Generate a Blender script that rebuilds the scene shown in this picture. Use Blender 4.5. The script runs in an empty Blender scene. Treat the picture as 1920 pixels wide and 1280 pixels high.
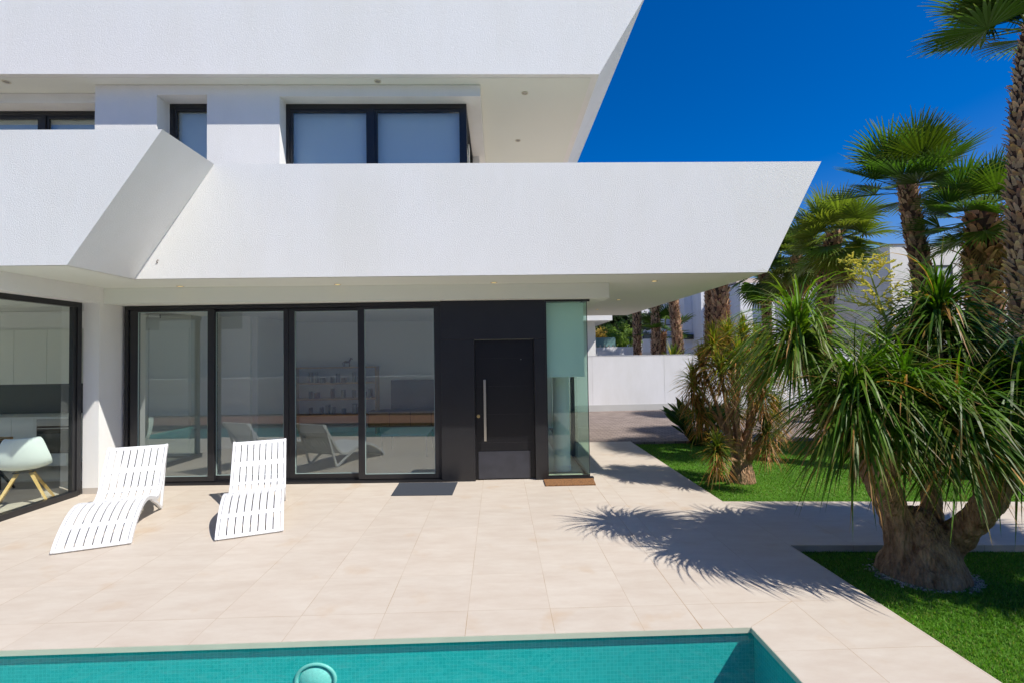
import bpy, bmesh, math, random
from mathutils import Vector, Matrix, noise
random.seed(7)
S = bpy.context.scene
COL = S.collection
# ------------------------------------------------------------------ camera
FPX, YAW, PIT, ROL = 933.55, 0.0280, 0.0270, 0.0153
CAM = Vector((0.2476, -3.6857, 1.8550))
cy, sy, cp, sp, cr, sr = math.cos(YAW), math.sin(YAW), math.cos(PIT), math.sin(PIT), math.cos(ROL), math.sin(ROL)
e1 = Vector((cy, -sy, 0)); FW = Vector((sy*cp, cy*cp, sp)); e2 = Vector((-sy*sp, -cy*sp, cp))
RT = e1*cr - e2*sr; UP = e1*sr + e2*cr
cam = bpy.data.cameras.new('camera'); camo = bpy.data.objects.new('camera', cam); COL.objects.link(camo)
cam.sensor_width = 36; cam.lens = FPX*36/1920; cam.clip_start = 0.05; cam.clip_end = 2000
M = Matrix.Identity(4)
for i, v in enumerate((RT, UP, -FW)):
    for k in range(3): M[k][i] = v[k]
for k in range(3): M[k][3] = CAM[k]
camo.matrix_world = M
S.camera = camo
def ray(px, py): return FW + RT*((px-960)/FPX) - UP*((py-640)/FPX)
def at(px, py, Y):
    d = ray(px, py); return CAM + d*((Y-CAM.y)/d.y)
def onz(px, py, z=0.0):
    d = ray(px, py); return CAM + d*((z-CAM.z)/d.z)
# ------------------------------------------------------------------ light
SUN = Vector((0.665, -0.44, 1.0)).normalized()
EL = math.asin(SUN.z); AZ = math.atan2(SUN.x, SUN.y)
w = bpy.data.worlds.new('World'); S.world = w; w.use_nodes = True
nt = w.node_tree; nt.nodes.clear()
sky = nt.nodes.new('ShaderNodeTexSky'); sky.sky_type = 'NISHITA'; sky.sun_disc = False
sky.sun_elevation = EL; sky.sun_rotation = AZ
sky.altitude = 600; sky.air_density = 1.0; sky.dust_density = 0.05; sky.ozone_density = 3.0
hs = nt.nodes.new('ShaderNodeHueSaturation'); hs.inputs['Saturation'].default_value = 1.75
bw_ = nt.nodes.new('ShaderNodeRGBToBW'); nt.links.new(sky.outputs[0], bw_.inputs[0])
mr_ = nt.nodes.new('ShaderNodeMapRange'); mr_.inputs['From Min'].default_value = 2.4; mr_.inputs['From Max'].default_value = 5.0; mr_.inputs['To Min'].default_value = 1; mr_.inputs['To Max'].default_value = 0; nt.links.new(bw_.outputs[0], mr_.inputs[0])
nt.links.new(mr_.outputs[0], hs.inputs['Fac'])
ml_ = nt.nodes.new('ShaderNodeMix'); ml_.data_type = 'RGBA'; ml_.blend_type = 'MULTIPLY'; ml_.inputs[7].default_value = (1.0, .84, 1.16, 1)
nt.links.new(mr_.outputs[0], ml_.inputs[0]); nt.links.new(hs.outputs[0], ml_.inputs[6])
bg = nt.nodes.new('ShaderNodeBackground'); bg.inputs['Strength'].default_value = 0.092
ow = nt.nodes.new('ShaderNodeOutputWorld')
nt.links.new(sky.outputs[0], hs.inputs['Color']); nt.links.new(ml_.outputs[2], bg.inputs[0]); nt.links.new(bg.outputs[0], ow.inputs[0])
sl = bpy.data.lights.new('sun', 'SUN'); sl.energy = 4.8; sl.angle = math.radians(0.5); sl.color = (1.0, 0.95, 0.88)
so = bpy.data.objects.new('sun', sl); COL.objects.link(so)
so.rotation_euler = (-SUN).to_track_quat('-Z', 'Y').to_euler(); so.location = (6, -8, 12)
S.view_settings.view_transform = 'Standard'; S.view_settings.look = 'None'
S.view_settings.exposure = 0.3; S.view_settings.gamma = 1.0
S.cycles.max_bounces = 10; S.cycles.transparent_max_bounces = 24; S.cycles.diffuse_bounces = 7
# ------------------------------------------------------------------ helpers
class MB:
    def __init__(s): s.v = []; s.f = []; s.m = []; s.c = []; s.usec = False
    def face(s, pts, m=0, c=None):
        n = len(s.v); s.v += [tuple(p) for p in pts]; s.f.append(tuple(range(n, n+len(pts)))); s.m.append(m)
        if c is not None: s.usec = True; s.c += (c if isinstance(c, list) else [c]*len(pts))
        else: s.c += [(1, 1, 1)]*len(pts)
    def raw(s, vs, fs, m=0, c=None):
        n = len(s.v); s.v += [tuple(p) for p in vs]
        for f in fs: s.f.append(tuple(n+i for i in f)); s.m.append(m)
        if c is not None: s.usec = True; s.c += (c if isinstance(c, list) else [c]*len(vs))
        else: s.c += [(1, 1, 1)]*len(vs)
    def prism(s, poly, a0, a1, ax='Y', m=0):
        """poly: 2D points; ax Y -> (x,z); X -> (y,z); Z -> (x,y)"""
        def P(p, a):
            return (p[0], a, p[1]) if ax == 'Y' else (a, p[0], p[1]) if ax == 'X' else (p[0], p[1], a)
        n = len(poly)
        vs = [P(p, a0) for p in poly] + [P(p, a1) for p in poly]
        fs = [tuple(range(n)), tuple(range(2*n-1, n-1, -1))] + [(i, i+n, (i+1) % n+n, (i+1) % n) for i in range(n)]
        s.raw(vs, fs, m)
    def box(s, x0, x1, y0, y1, z0, z1, m=0):
        s.prism([(x0, y0), (x1, y0), (x1, y1), (x0, y1)], z0, z1, 'Z', m)
    def tube(s, pts, rad, n=8, m=0, c=None, cap=True):
        pts = [Vector(p) for p in pts]; k = len(pts)
        if not isinstance(rad, (list, tuple)): rad = [rad]*k
        vs = []; prev = None
        for i, p in enumerate(pts):
            t = (pts[min(i+1, k-1)]-pts[max(i-1, 0)]).normalized()
            if prev is None: a = t.orthogonal().normalized()
            else: a = (prev - t*prev.dot(t)).normalized()
            prev = a; b = t.cross(a)
            for j in range(n):
                q = 2*math.pi*j/n; vs.append(p + (a*math.cos(q)+b*math.sin(q))*rad[i])
        fs = []
        for i in range(k-1):
            for j in range(n):
                fs.append((i*n+j, i*n+(j+1) % n, (i+1)*n+(j+1) % n, (i+1)*n+j))
        if cap: fs += [tuple(range(n-1, -1, -1)), tuple(range((k-1)*n, k*n))]
        s.raw(vs, fs, m, c)
    def pane(s, x0, x1, y0, y1, z0, z1, out='y'):
        P = [(x0, y0, z0), (x1, y0, z0), (x1, y1, z0), (x0, y1, z0), (x0, y0, z1), (x1, y0, z1), (x1, y1, z1), (x0, y1, z1)]
        n = len(s.v); s.v += P; s.c += [(1, 1, 1)]*8
        for f, o in (((0, 1, 5, 4), 'y'), ((1, 2, 6, 5), 'x'), ((2, 3, 7, 6), ''), ((3, 0, 4, 7), ''), ((0, 3, 2, 1), ''), ((4, 5, 6, 7), '')):
            s.f.append(tuple(n+i for i in f)); s.m.append(0 if o == out else 1)
    def cyl(s, c, r, z0, z1, n=24, m=0): s.tube([(c[0], c[1], z0), (c[0], c[1], z1)], r, n, m)
    def build(s, name, mats, parent=None, smooth=False, bevel=0, fix=True):
        me = bpy.data.meshes.new(name); me.from_pydata(s.v, [], s.f)
        if not isinstance(mats, (list, tuple)): mats = [mats]
        for x in mats: me.materials.append(x)
        me.polygons.foreach_set('material_index', s.m)
        if s.usec:
            ca = me.color_attributes.new('tint', 'FLOAT_COLOR', 'POINT'); fl = []
            for c in s.c: fl += [c[0], c[1], c[2], 1.0]
            ca.data.foreach_set('color', fl)
        if fix:
            bm = bmesh.new(); bm.from_mesh(me); bmesh.ops.recalc_face_normals(bm, faces=bm.faces); bm.to_mesh(me); bm.free()
        if smooth: me.polygons.foreach_set('use_smooth', [True]*len(me.polygons))
        me.update()
        o = bpy.data.objects.new(name, me); COL.objects.link(o)
        if parent: o.parent = parent
        if bevel:
            b = o.modifiers.new('bevel', 'BEVEL'); b.width = bevel; b.segments = 2; b.limit_method = 'ANGLE'
        return o
def tag(o, label=None, cat=None, group=None, kind=None):
    if label: o['label'] = label
    if cat: o['category'] = cat
    if group: o['group'] = group
    if kind: o['kind'] = kind
    return o
def empty(name, loc=(0, 0, 0), rz=0.0):
    o = bpy.data.objects.new(name, None); COL.objects.link(o); o.location = loc; o.rotation_euler = (0, 0, rz)
    o.empty_display_size = 0.1; return o
def copy_tree(o, parent=None):
    c = o.copy(); COL.objects.link(c); c.parent = parent
    for ch in [x for x in bpy.data.objects if x.parent == o and x is not c]: copy_tree(ch, c)
    return c
def rnd(a, b): return a + (b-a)*random.random()
# ------------------------------------------------------------------ materials
def newmat(name):
    m = bpy.data.materials.new(name); m.use_nodes = True; nt = m.node_tree
    b = nt.nodes.get('Principled BSDF'); return m, nt, b
def N(nt, t, **kw):
    n = nt.nodes.new(t)
    for k, v in kw.items(): setattr(n, k, v)
    return n
def simple(name, col, rough=0.5, metal=0.0, spec=0.5, var=0.0, vscale=3.0, bump=0.0, bscale=80.0, bdist=0.002):
    m, nt, b = newmat(name)
    b.inputs['Base Color'].default_value = (*col, 1); b.inputs['Roughness'].default_value = rough
    b.inputs['Metallic'].default_value = metal; b.inputs['Specular IOR Level'].default_value = spec
    tc = N(nt, 'ShaderNodeTexCoord')
    if var:
        nz = N(nt, 'ShaderNodeTexNoise'); nz.inputs['Scale'].default_value = vscale; nz.inputs['Detail'].default_value = 6
        nt.links.new(tc.outputs['Object'], nz.inputs['Vector'])
        mx = N(nt, 'ShaderNodeMix', data_type='RGBA'); mx.inputs[6].default_value = (*[c*(1-var) for c in col], 1)
        mx.inputs[7].default_value = (*[min(1, c*(1+var)) for c in col], 1)
        nt.links.new(nz.outputs['Fac'], mx.inputs[0]); nt.links.new(mx.outputs[2], b.inputs['Base Color'])
    if bump:
        bz = N(nt, 'ShaderNodeTexNoise'); bz.inputs['Scale'].default_value = bscale; bz.inputs['Detail'].default_value = 3
        nt.links.new(tc.outputs['Object'], bz.inputs['Vector'])
        bp = N(nt, 'ShaderNodeBump'); bp.inputs['Strength'].default_value = bump; bp.inputs['Distance'].default_value = bdist
        nt.links.new(bz.outputs['Fac'], bp.inputs['Height']); nt.links.new(bp.outputs[0], b.inputs['Normal'])
    return m
def stucco(name, col, streak=0.025):
    m, nt, b = newmat(name)
    b.inputs['Roughness'].default_value = 0.9; b.inputs['Specular IOR Level'].default_value = 0.2
    tc = N(nt, 'ShaderNodeTexCoord')
    # faint weathering: broad clouds and vertical rain streaks
    mp = N(nt, 'ShaderNodeMapping'); mp.inputs['Scale'].default_value = (1.3, 1.3, 0.45)
    nt.links.new(tc.outputs['Object'], mp.inputs[0])
    n1 = N(nt, 'ShaderNodeTexNoise'); n1.inputs['Scale'].default_value = 1.0; n1.inputs['Detail'].default_value = 8; n1.inputs['Roughness'].default_value = .65
    nt.links.new(mp.outputs[0], n1.inputs['Vector'])
    cr = N(nt, 'ShaderNodeValToRGB'); cr.color_ramp.elements[0].position = .33; cr.color_ramp.elements[1].position = .62
    cr.color_ramp.elements[0].color = (*[c*(1-streak*1.6) for c in (col[0], col[1]*.995, col[2]*.97)], 1); cr.color_ramp.elements[1].color = (*col, 1)
    nt.links.new(n1.outputs['Fac'], cr.inputs[0]); nt.links.new(cr.outputs[0], b.inputs['Base Color'])
    v = N(nt, 'ShaderNodeTexNoise'); v.inputs['Scale'].default_value = 72; v.inputs['Detail'].default_value = 4; v.inputs['Roughness'].default_value = .75
    nt.links.new(tc.outputs['Object'], v.inputs['Vector'])
    bp = N(nt, 'ShaderNodeBump'); bp.inputs['Strength'].default_value = .7; bp.inputs['Distance'].default_value = .0065
    nt.links.new(v.outputs['Fac'], bp.inputs['Height']); nt.links.new(bp.outputs[0], b.inputs['Normal'])
    return m
def grid_mask(nt, coord, size, width, sock_u, sock_v):
    """returns socket =1 on joints of a square grid"""
    outs = []
    for s in (sock_u, sock_v):
        d = N(nt, 'ShaderNodeMath', operation='DIVIDE'); nt.links.new(s, d.inputs[0]); d.inputs[1].default_value = size
        fr = N(nt, 'ShaderNodeMath', operation='PINGPONG'); nt.links.new(d.outputs[0], fr.inputs[0]); fr.inputs[1].default_value = .5
        lt = N(nt, 'ShaderNodeMath', operation='LESS_THAN'); nt.links.new(fr.outputs[0], lt.inputs[0]); lt.inputs[1].default_value = width/size/2
        outs.append((lt.outputs[0], d.outputs[0]))
    mx = N(nt, 'ShaderNodeMath', operation='MAXIMUM'); nt.links.new(outs[0][0], mx.inputs[0]); nt.links.new(outs[1][0], mx.inputs[1])
    return mx.outputs[0], outs
def tile_mat(name, c1, c2, grout, extra=True):
    m, nt, b = newmat(name)
    tc = N(nt, 'ShaderNodeTexCoord'); sx = N(nt, 'ShaderNodeSeparateXYZ'); nt.links.new(tc.outputs['Object'], sx.inputs[0])
    mu, o1 = grid_mask(nt, tc, .6, .0036, sx.outputs[0], sx.outputs[1])
    # expansion joint at x = 1.6
    yg_ = N(nt, 'ShaderNodeMath', operation='LESS_THAN'); nt.links.new(sx.outputs[1], yg_.inputs[0]); yg_.inputs[1].default_value = .1
    yr_ = N(nt, 'ShaderNodeMapRange'); yr_.inputs['To Min'].default_value = .30; nt.links.new(yg_.outputs[0], yr_.inputs[0])
    ym_ = N(nt, 'ShaderNodeMath', operation='MULTIPLY'); nt.links.new(o1[1][0], ym_.inputs[0]); nt.links.new(yr_.outputs[0], ym_.inputs[1])
    mu2 = N(nt, 'ShaderNodeMath', operation='MAXIMUM'); nt.links.new(o1[0][0], mu2.inputs[0]); nt.links.new(ym_.outputs[0], mu2.inputs[1]); mu = mu2.outputs[0]
    sb = N(nt, 'ShaderNodeMath', operation='SUBTRACT'); nt.links.new(sx.outputs[0], sb.inputs[0]); sb.inputs[1].default_value = 1.592
    ab = N(nt, 'ShaderNodeMath', operation='ABSOLUTE'); nt.links.new(sb.outputs[0], ab.inputs[0])
    lt = N(nt, 'ShaderNodeMath', operation='LESS_THAN'); nt.links.new(ab.outputs[0], lt.inputs[0]); lt.inputs[1].default_value = .0035
    # per-tile id
    fl = []
    for _, s in o1:
        f = N(nt, 'ShaderNodeMath', operation='FLOOR'); nt.links.new(s, f.inputs[0]); fl.append(f)
    cb = N(nt, 'ShaderNodeCombineXYZ'); nt.links.new(fl[0].outputs[0], cb.inputs[0]); nt.links.new(fl[1].outputs[0], cb.inputs[1])
    wn = N(nt, 'ShaderNodeTexWhiteNoise'); nt.links.new(cb.outputs[0], wn.inputs['Vector'])
    # streaky stone pattern, shifted per tile
    ad = N(nt, 'ShaderNodeVectorMath', operation='MULTIPLY_ADD'); nt.links.new(wn.outputs['Color'], ad.inputs[0]); ad.inputs[1].default_value = (7, 7, 7)
    nt.links.new(tc.outputs['Object'], ad.inputs[2])
    mp = N(nt, 'ShaderNodeMapping'); mp.inputs['Scale'].default_value = (1.6, 4.5, 1); nt.links.new(ad.outputs[0], mp.inputs[0])
    n1 = N(nt, 'ShaderNodeTexNoise'); n1.inputs['Scale'].default_value = 1.6; n1.inputs['Detail'].default_value = 9; n1.inputs['Roughness'].default_value = .68
    nt.links.new(mp.outputs[0], n1.inputs['Vector'])
    cr = N(nt, 'ShaderNodeValToRGB'); cr.color_ramp.elements[0].position = .3; cr.color_ramp.elements[1].position = .7
    cr.color_ramp.elements[0].color = (*c1, 1); cr.color_ramp.elements[1].color = (*c2, 1)
    nt.links.new(n1.outputs['Fac'], cr.inputs[0])
    # tile brightness
    mr = N(nt, 'ShaderNodeMapRange'); mr.inputs['To Min'].default_value = .975; mr.inputs['To Max'].default_value = 1.02; nt.links.new(wn.outputs['Value'], mr.inputs[0])
    vm = N(nt, 'ShaderNodeVectorMath', operation='SCALE'); nt.links.new(cr.outputs[0], vm.inputs[0]); nt.links.new(mr.outputs[0], vm.inputs['Scale'])
    # rusty blotches
    n2 = N(nt, 'ShaderNodeTexNoise'); n2.inputs['Scale'].default_value = 2.3; n2.inputs['Detail'].default_value = 5; nt.links.new(tc.outputs['Object'], n2.inputs['Vector'])
    r2 = N(nt, 'ShaderNodeMapRange'); r2.inputs['From Min'].default_value = .60; r2.inputs['From Max'].default_value = .72; r2.inputs['To Max'].default_value = .5; nt.links.new(n2.outputs['Fac'], r2.inputs[0])
    m1 = N(nt, 'ShaderNodeMix', data_type='RGBA'); nt.links.new(r2.outputs[0], m1.inputs[0]); nt.links.new(vm.outputs[0], m1.inputs[6]); m1.inputs[7].default_value = (c1[0]*.97, c1[1]*.85, c1[2]*.7, 1)
    mg = N(nt, 'ShaderNodeMath', operation='MAXIMUM'); nt.links.new(mu, mg.inputs[0]); nt.links.new(lt.outputs[0], mg.inputs[1])
    n3 = N(nt, 'ShaderNodeTexNoise'); n3.inputs['Scale'].default_value = 1.7; nt.links.new(tc.outputs['Object'], n3.inputs['Vector'])
    r3 = N(nt, 'ShaderNodeMapRange'); r3.inputs['From Min'].default_value = .35; r3.inputs['From Max'].default_value = .65; r3.inputs['To Min'].default_value = .3; nt.links.new(n3.outputs['Fac'], r3.inputs[0])
    mm = N(nt, 'ShaderNodeMath', operation='MULTIPLY'); nt.links.new(mg.outputs[0], mm.inputs[0]); nt.links.new(r3.outputs[0], mm.inputs[1])
    m2 = N(nt, 'ShaderNodeMix', data_type='RGBA'); nt.links.new(mm.outputs[0], m2.inputs[0]); nt.links.new(m1.outputs[2], m2.inputs[6]); m2.inputs[7].default_value = (*grout, 1)
    nt.links.new(m2.outputs[2], b.inputs['Base Color'])
    b.inputs['Roughness'].default_value = .6; b.inputs['Specular IOR Level'].default_value = .3
    nb = N(nt, 'ShaderNodeTexNoise'); nb.inputs['Scale'].default_value = 140; nt.links.new(tc.outputs['Object'], nb.inputs['Vector'])
    s2 = N(nt, 'ShaderNodeMath', operation='SUBTRACT'); nt.links.new(nb.outputs['Fac'], s2.inputs[0]); nt.links.new(mg.outputs[0], s2.inputs[1])
    bp = N(nt, 'ShaderNodeBump'); bp.inputs['Strength'].default_value = .25; bp.inputs['Distance'].default_value = .002
    nt.links.new(s2.outputs[0], bp.inputs['Height']); nt.links.new(bp.outputs[0], b.inputs['Normal'])
    return m
def schlick(nt, f0):
    # symmetric for both sides of a thin pane
    lw = N(nt, 'ShaderNodeLayerWeight'); lw.inputs[0].default_value = .5
    pw = N(nt, 'ShaderNodeMath', operation='POWER'); pw.inputs[1].default_value = 5; nt.links.new(lw.outputs['Facing'], pw.inputs[0])
    ma = N(nt, 'ShaderNodeMath', operation='MULTIPLY_ADD'); nt.links.new(pw.outputs[0], ma.inputs[0]); ma.inputs[1].default_value = 1-f0; ma.inputs[2].default_value = f0
    return ma
def glass(name, tint=(.95, .98, .97), refl=1.0, base=.19, rough=0.0):
    """architectural pane: transparent, with a coated mirror reflection growing at grazing angles"""
    m = bpy.data.materials.new(name); m.use_nodes = True; nt = m.node_tree; nt.nodes.clear()
    o = N(nt, 'ShaderNodeOutputMaterial'); tr = N(nt, 'ShaderNodeBsdfTransparent'); tr.inputs[0].default_value = (*tint, 1)
    gl = N(nt, 'ShaderNodeBsdfGlossy'); gl.inputs['Roughness'].default_value = rough; gl.inputs[0].default_value = (.92, 1, .97, 1)
    fr = schlick(nt, .04)
    ma = N(nt, 'ShaderNodeMath', operation='MULTIPLY_ADD'); ma.use_clamp = True; nt.links.new(fr.outputs[0], ma.inputs[0]); ma.inputs[1].default_value = refl; ma.inputs[2].default_value = base
    tc = N(nt, 'ShaderNodeTexCoord'); nz = N(nt, 'ShaderNodeTexNoise'); nz.inputs['Scale'].default_value = .9; nt.links.new(tc.outputs['Object'], nz.inputs['Vector'])
    bp = N(nt, 'ShaderNodeBump'); bp.inputs['Strength'].default_value = .12; bp.inputs['Distance'].default_value = .004; nt.links.new(nz.outputs['Fac'], bp.inputs['Height']); nt.links.new(bp.outputs[0], gl.inputs['Normal'])
    mx = N(nt, 'ShaderNodeMixShader'); nt.links.new(ma.outputs[0], mx.inputs[0]); nt.links.new(tr.outputs[0], mx.inputs[1]); nt.links.new(gl.outputs[0], mx.inputs[2]); nt.links.new(mx.outputs[0], o.inputs[0])
    return m
def leaf_mat(name, gloss=.35, trans=.3, tintmul=(1, 1, 1)):
    m = bpy.data.materials.new(name); m.use_nodes = True; nt = m.node_tree; b = nt.nodes['Principled BSDF']; o = nt.nodes['Material Output']
    at_ = N(nt, 'ShaderNodeAttribute', attribute_name='tint')
    b.inputs['Roughness'].default_value = gloss; b.inputs['Specular IOR Level'].default_value = .28
    vm = N(nt, 'ShaderNodeVectorMath', operation='MULTIPLY'); vm.inputs[1].default_value = tintmul; nt.links.new(at_.outputs['Color'], vm.inputs[0])
    nt.links.new(vm.outputs[0], b.inputs['Base Color'])
    t = N(nt, 'ShaderNodeBsdfTranslucent'); v2 = N(nt, 'ShaderNodeVectorMath', operation='MULTIPLY'); v2.inputs[1].default_value = (1.5, 1.7, .6)
    nt.links.new(vm.outputs[0], v2.inputs[0]); nt.links.new(v2.outputs[0], t.inputs[0])
    mx = N(nt, 'ShaderNodeMixShader'); mx.inputs[0].default_value = trans
    nt.links.new(b.outputs[0], mx.inputs[1]); nt.links.new(t.outputs[0], mx.inputs[2]); nt.links.new(mx.outputs[0], o.inputs[0])
    return m
def tint_mat(name, rough=.85):
    m, nt, b = newmat(name); a = N(nt, 'ShaderNodeAttribute', attribute_name='tint')
    nz = N(nt, 'ShaderNodeTexNoise'); nz.inputs['Scale'].default_value = 60; nz.inputs['Detail'].default_value = 4
    tc = N(nt, 'ShaderNodeTexCoord'); nt.links.new(tc.outputs['Object'], nz.inputs['Vector'])
    mr = N(nt, 'ShaderNodeMapRange'); mr.inputs['To Min'].default_value = .6; mr.inputs['To Max'].default_value = 1.4; nt.links.new(nz.outputs['Fac'], mr.inputs[0])
    vs = N(nt, 'ShaderNodeVectorMath', operation='SCALE'); nt.links.new(a.outputs['Color'], vs.inputs[0]); nt.links.new(mr.outputs[0], vs.inputs['Scale'])
    nt.links.new(vs.outputs[0], b.inputs['Base Color']); b.inputs['Roughness'].default_value = rough; b.inputs['Specular IOR Level'].default_value = .2
    return m
WHITE = stucco('white_render', (.835, .83, .81))
WHITE2 = stucco('white_render_boundary', (.78, .78, .80), .06)
SOFF = simple('soffit_paint', (.79, .81, .74), .9, spec=.1, var=.02, vscale=1.5, bump=.2, bscale=60, bdist=.003)
BEIGE = stucco('beige_render', (.70, .67, .62), .05)
GREYR = stucco('grey_render', (.52, .52, .53), .05)
TILE = tile_mat('terrace_tile', (.50, .424, .345), (.57, .512, .432), (.34, .23, .13))
FRAME = simple('anthracite_aluminium', (.016, .016, .018), .38, spec=.5, var=.15, vscale=8)
PANEL = simple('anthracite_panel', (.016, .016, .018), .30, spec=.55, var=.25, vscale=4)
DOORM = simple('black_door_laminate', (.006, .006, .008), .42, spec=.4, var=.3, vscale=20)
STEEL = simple('brushed_steel', (.55, .52, .45), .32, metal=1.0)
BRASS = simple('satin_brass', (.55, .42, .2), .35, metal=1.0)
CLEAR = bpy.data.materials.new('clear_inner_face'); CLEAR.use_nodes = True; CLEAR.node_tree.nodes.clear()
_o = N(CLEAR.node_tree, 'ShaderNodeOutputMaterial'); _b = N(CLEAR.node_tree, 'ShaderNodeBsdfTransparent'); _b.inputs[0].default_value = (.98, 1, .99, 1); CLEAR.node_tree.links.new(_b.outputs[0], _o.inputs[0])
GLASS = glass('window_glass')
GLASSK = glass('kitchen_window_glass', (.93, .98, .95), base=.07)
GLASSC = glass('clear_corner_glass', (.80, .97, .89), base=.03)
UGLASS = glass('upper_window_glass', (.97, .985, .99), base=.05)
EDGE = simple('glass_edge_seal', (.35, .45, .42), .4)
BLIND = simple('blind_fabric', (.50, .60, .67), .9, spec=.1, bump=.2, bscale=300)
BLINDG = simple('pale_blind_fabric', (.84, .92, .87), .9, spec=.1, bump=.2, bscale=300)
_n = BLINDG.node_tree; _t = N(_n, 'ShaderNodeBsdfTranslucent'); _t.inputs[0].default_value = (.75, .85, .80, 1); _m = N(_n, 'ShaderNodeMixShader'); _m.inputs[0].default_value = .15
_n.links.new(_n.nodes['Principled BSDF'].outputs[0], _m.inputs[1]); _n.links.new(_t.outputs[0], _m.inputs[2]); _n.links.new(_m.outputs[0], _n.nodes['Material Output'].inputs[0])
SKIRT = simple('stone_skirting', (.47, .43, .38), .7, var=.1)
INWALL = simple('interior_paint', (.84, .84, .82), .9, spec=.1)
INGREY = simple('grey_interior_paint', (.82, .81, .80), .9, spec=.1)
CABW = simple('cabinet_lacquer', (.78, .80, .74), .45)
CABD = simple('dark_stone_splashback', (.02, .022, .026), .25, var=.3, vscale=6)
WOOD = simple('oak_wood', (.42, .25, .10), .55, var=.2, vscale=12)
WOODL = simple('pale_wood_legs', (.62, .40, .13), .5, var=.15, vscale=14)
WOODD = simple('brown_wood', (.12, .06, .035), .55, var=.3, vscale=8)
PLASW = simple('white_plastic', (.68, .69, .70), .42, spec=.35)
SHELL = simple('white_shell_plastic', (.86, .90, .88), .35)
BLACK = simple('black_plastic', (.012, .012, .014), .35)
TVM = simple('tv_screen', (.012, .02, .024), .12)
MATG = simple('grey_mat_fibre', (.055, .062, .075), .95, spec=.05, var=.25, vscale=90, bump=.8, bscale=400, bdist=.003)
def emis(name, col, st):
    m, nt, b = newmat(name); b.inputs['Base Color'].default_value = (*col, 1); b.inputs['Emission Color'].default_value = (*col, 1); b.inputs['Emission Strength'].default_value = st; return m
LAMPY = emis('lit_downlight_lens', (1, .72, .28), 1.0)
LAMPO = simple('unlit_downlight_lens', (.35, .33, .28), .2)
RINGM = simple('downlight_ring', (.62, .58, .45), .4)
GRASSC = (.035, .14, .012)
LAWN = simple('artificial_turf', (.095, .215, .022), .9, spec=.1, var=.35, vscale=9, bump=1.0, bscale=260, bdist=.012)
SOIL = simple('dark_soil', (.05, .035, .022), .95, var=.4, vscale=30, bump=1, bscale=60, bdist=.02)
LEAF = leaf_mat('strap_leaf', .45, .30)
FAN = leaf_mat('fan_leaf', .42, .30)
BUSHM = leaf_mat('shrub_leaf', .5, .25)
BARK = tint_mat('palm_boot_bark')
# ------------------------------------------------------------------ ground
def sheet(name, polys, z, m):
    b = MB()
    for p in polys: b.face([(q[0], q[1], z) for q in p])
    return tag(b.build(name, m, fix=False), kind='structure')
def rect(x0, x1, y0, y1): return [(x0, y0), (x1, y0), (x1, y1), (x0, y1)]
def annulus(o, i):
    (X0, X1, Y0, Y1), (x0, x1, y0, y1) = o, i
    return [rect(X0, X1, Y0, y0), rect(X0, X1, y1, Y1), rect(X0, x0, y0, y1), rect(x1, X1, y0, y1)]
PX0, PX1, PY0, PY1 = -9.0, 1.925, -2.75, -0.325
TX = 3.012
sheet('ground', annulus((-400, 400, -400, 400), (PX0-.3, PX1+.3, PY0-.3, PY1+.3)), -.16, simple('far_ground', (.30, .27, .22), .95, var=.2, vscale=.3))
K1a, K1b = (TX, 2.484), (7.6, 2.10)
K2a, K2b = (TX, 1.052), (7.6, 0.74)
b = MB()
def slab(poly, z1=0.0, z0=-.12): b.prism(poly, z0, z1, 'Z')
slab(rect(-14, PX1, PY1, 3.0), 0, -.034); slab(rect(PX1, TX, -6.5, 1.052), 0, -.034); slab(rect(TX-.25, TX-.003, -6.5, 1.045), -.035, -.2); slab([(PX1, 1.052), K2a, K2b, K1b, K1a, (PX1, 2.484)])
# widen to keep one level sheet without overlaps
slab(rect(PX1, TX, 2.484, 6.815)); slab(rect(-14, PX1, 3.0, 6.815)); slab(rect(-14, 1.5, 6.815, 10.0))
slab([(7.6, .74), (26, -.5), (26, .9), (7.6, 2.10)])
# thin mitre joint of the coping, two millimetres proud
b.face([(1.928, -.3205, .002), (1.930, -.3215, .002), (2.401, -.001, .002), (2.399, .001, .002)], 1)
terr = tag(b.build('terrace', [TILE, simple('joint_sand', (.42, .28, .15), .9)]), kind='structure')
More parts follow.
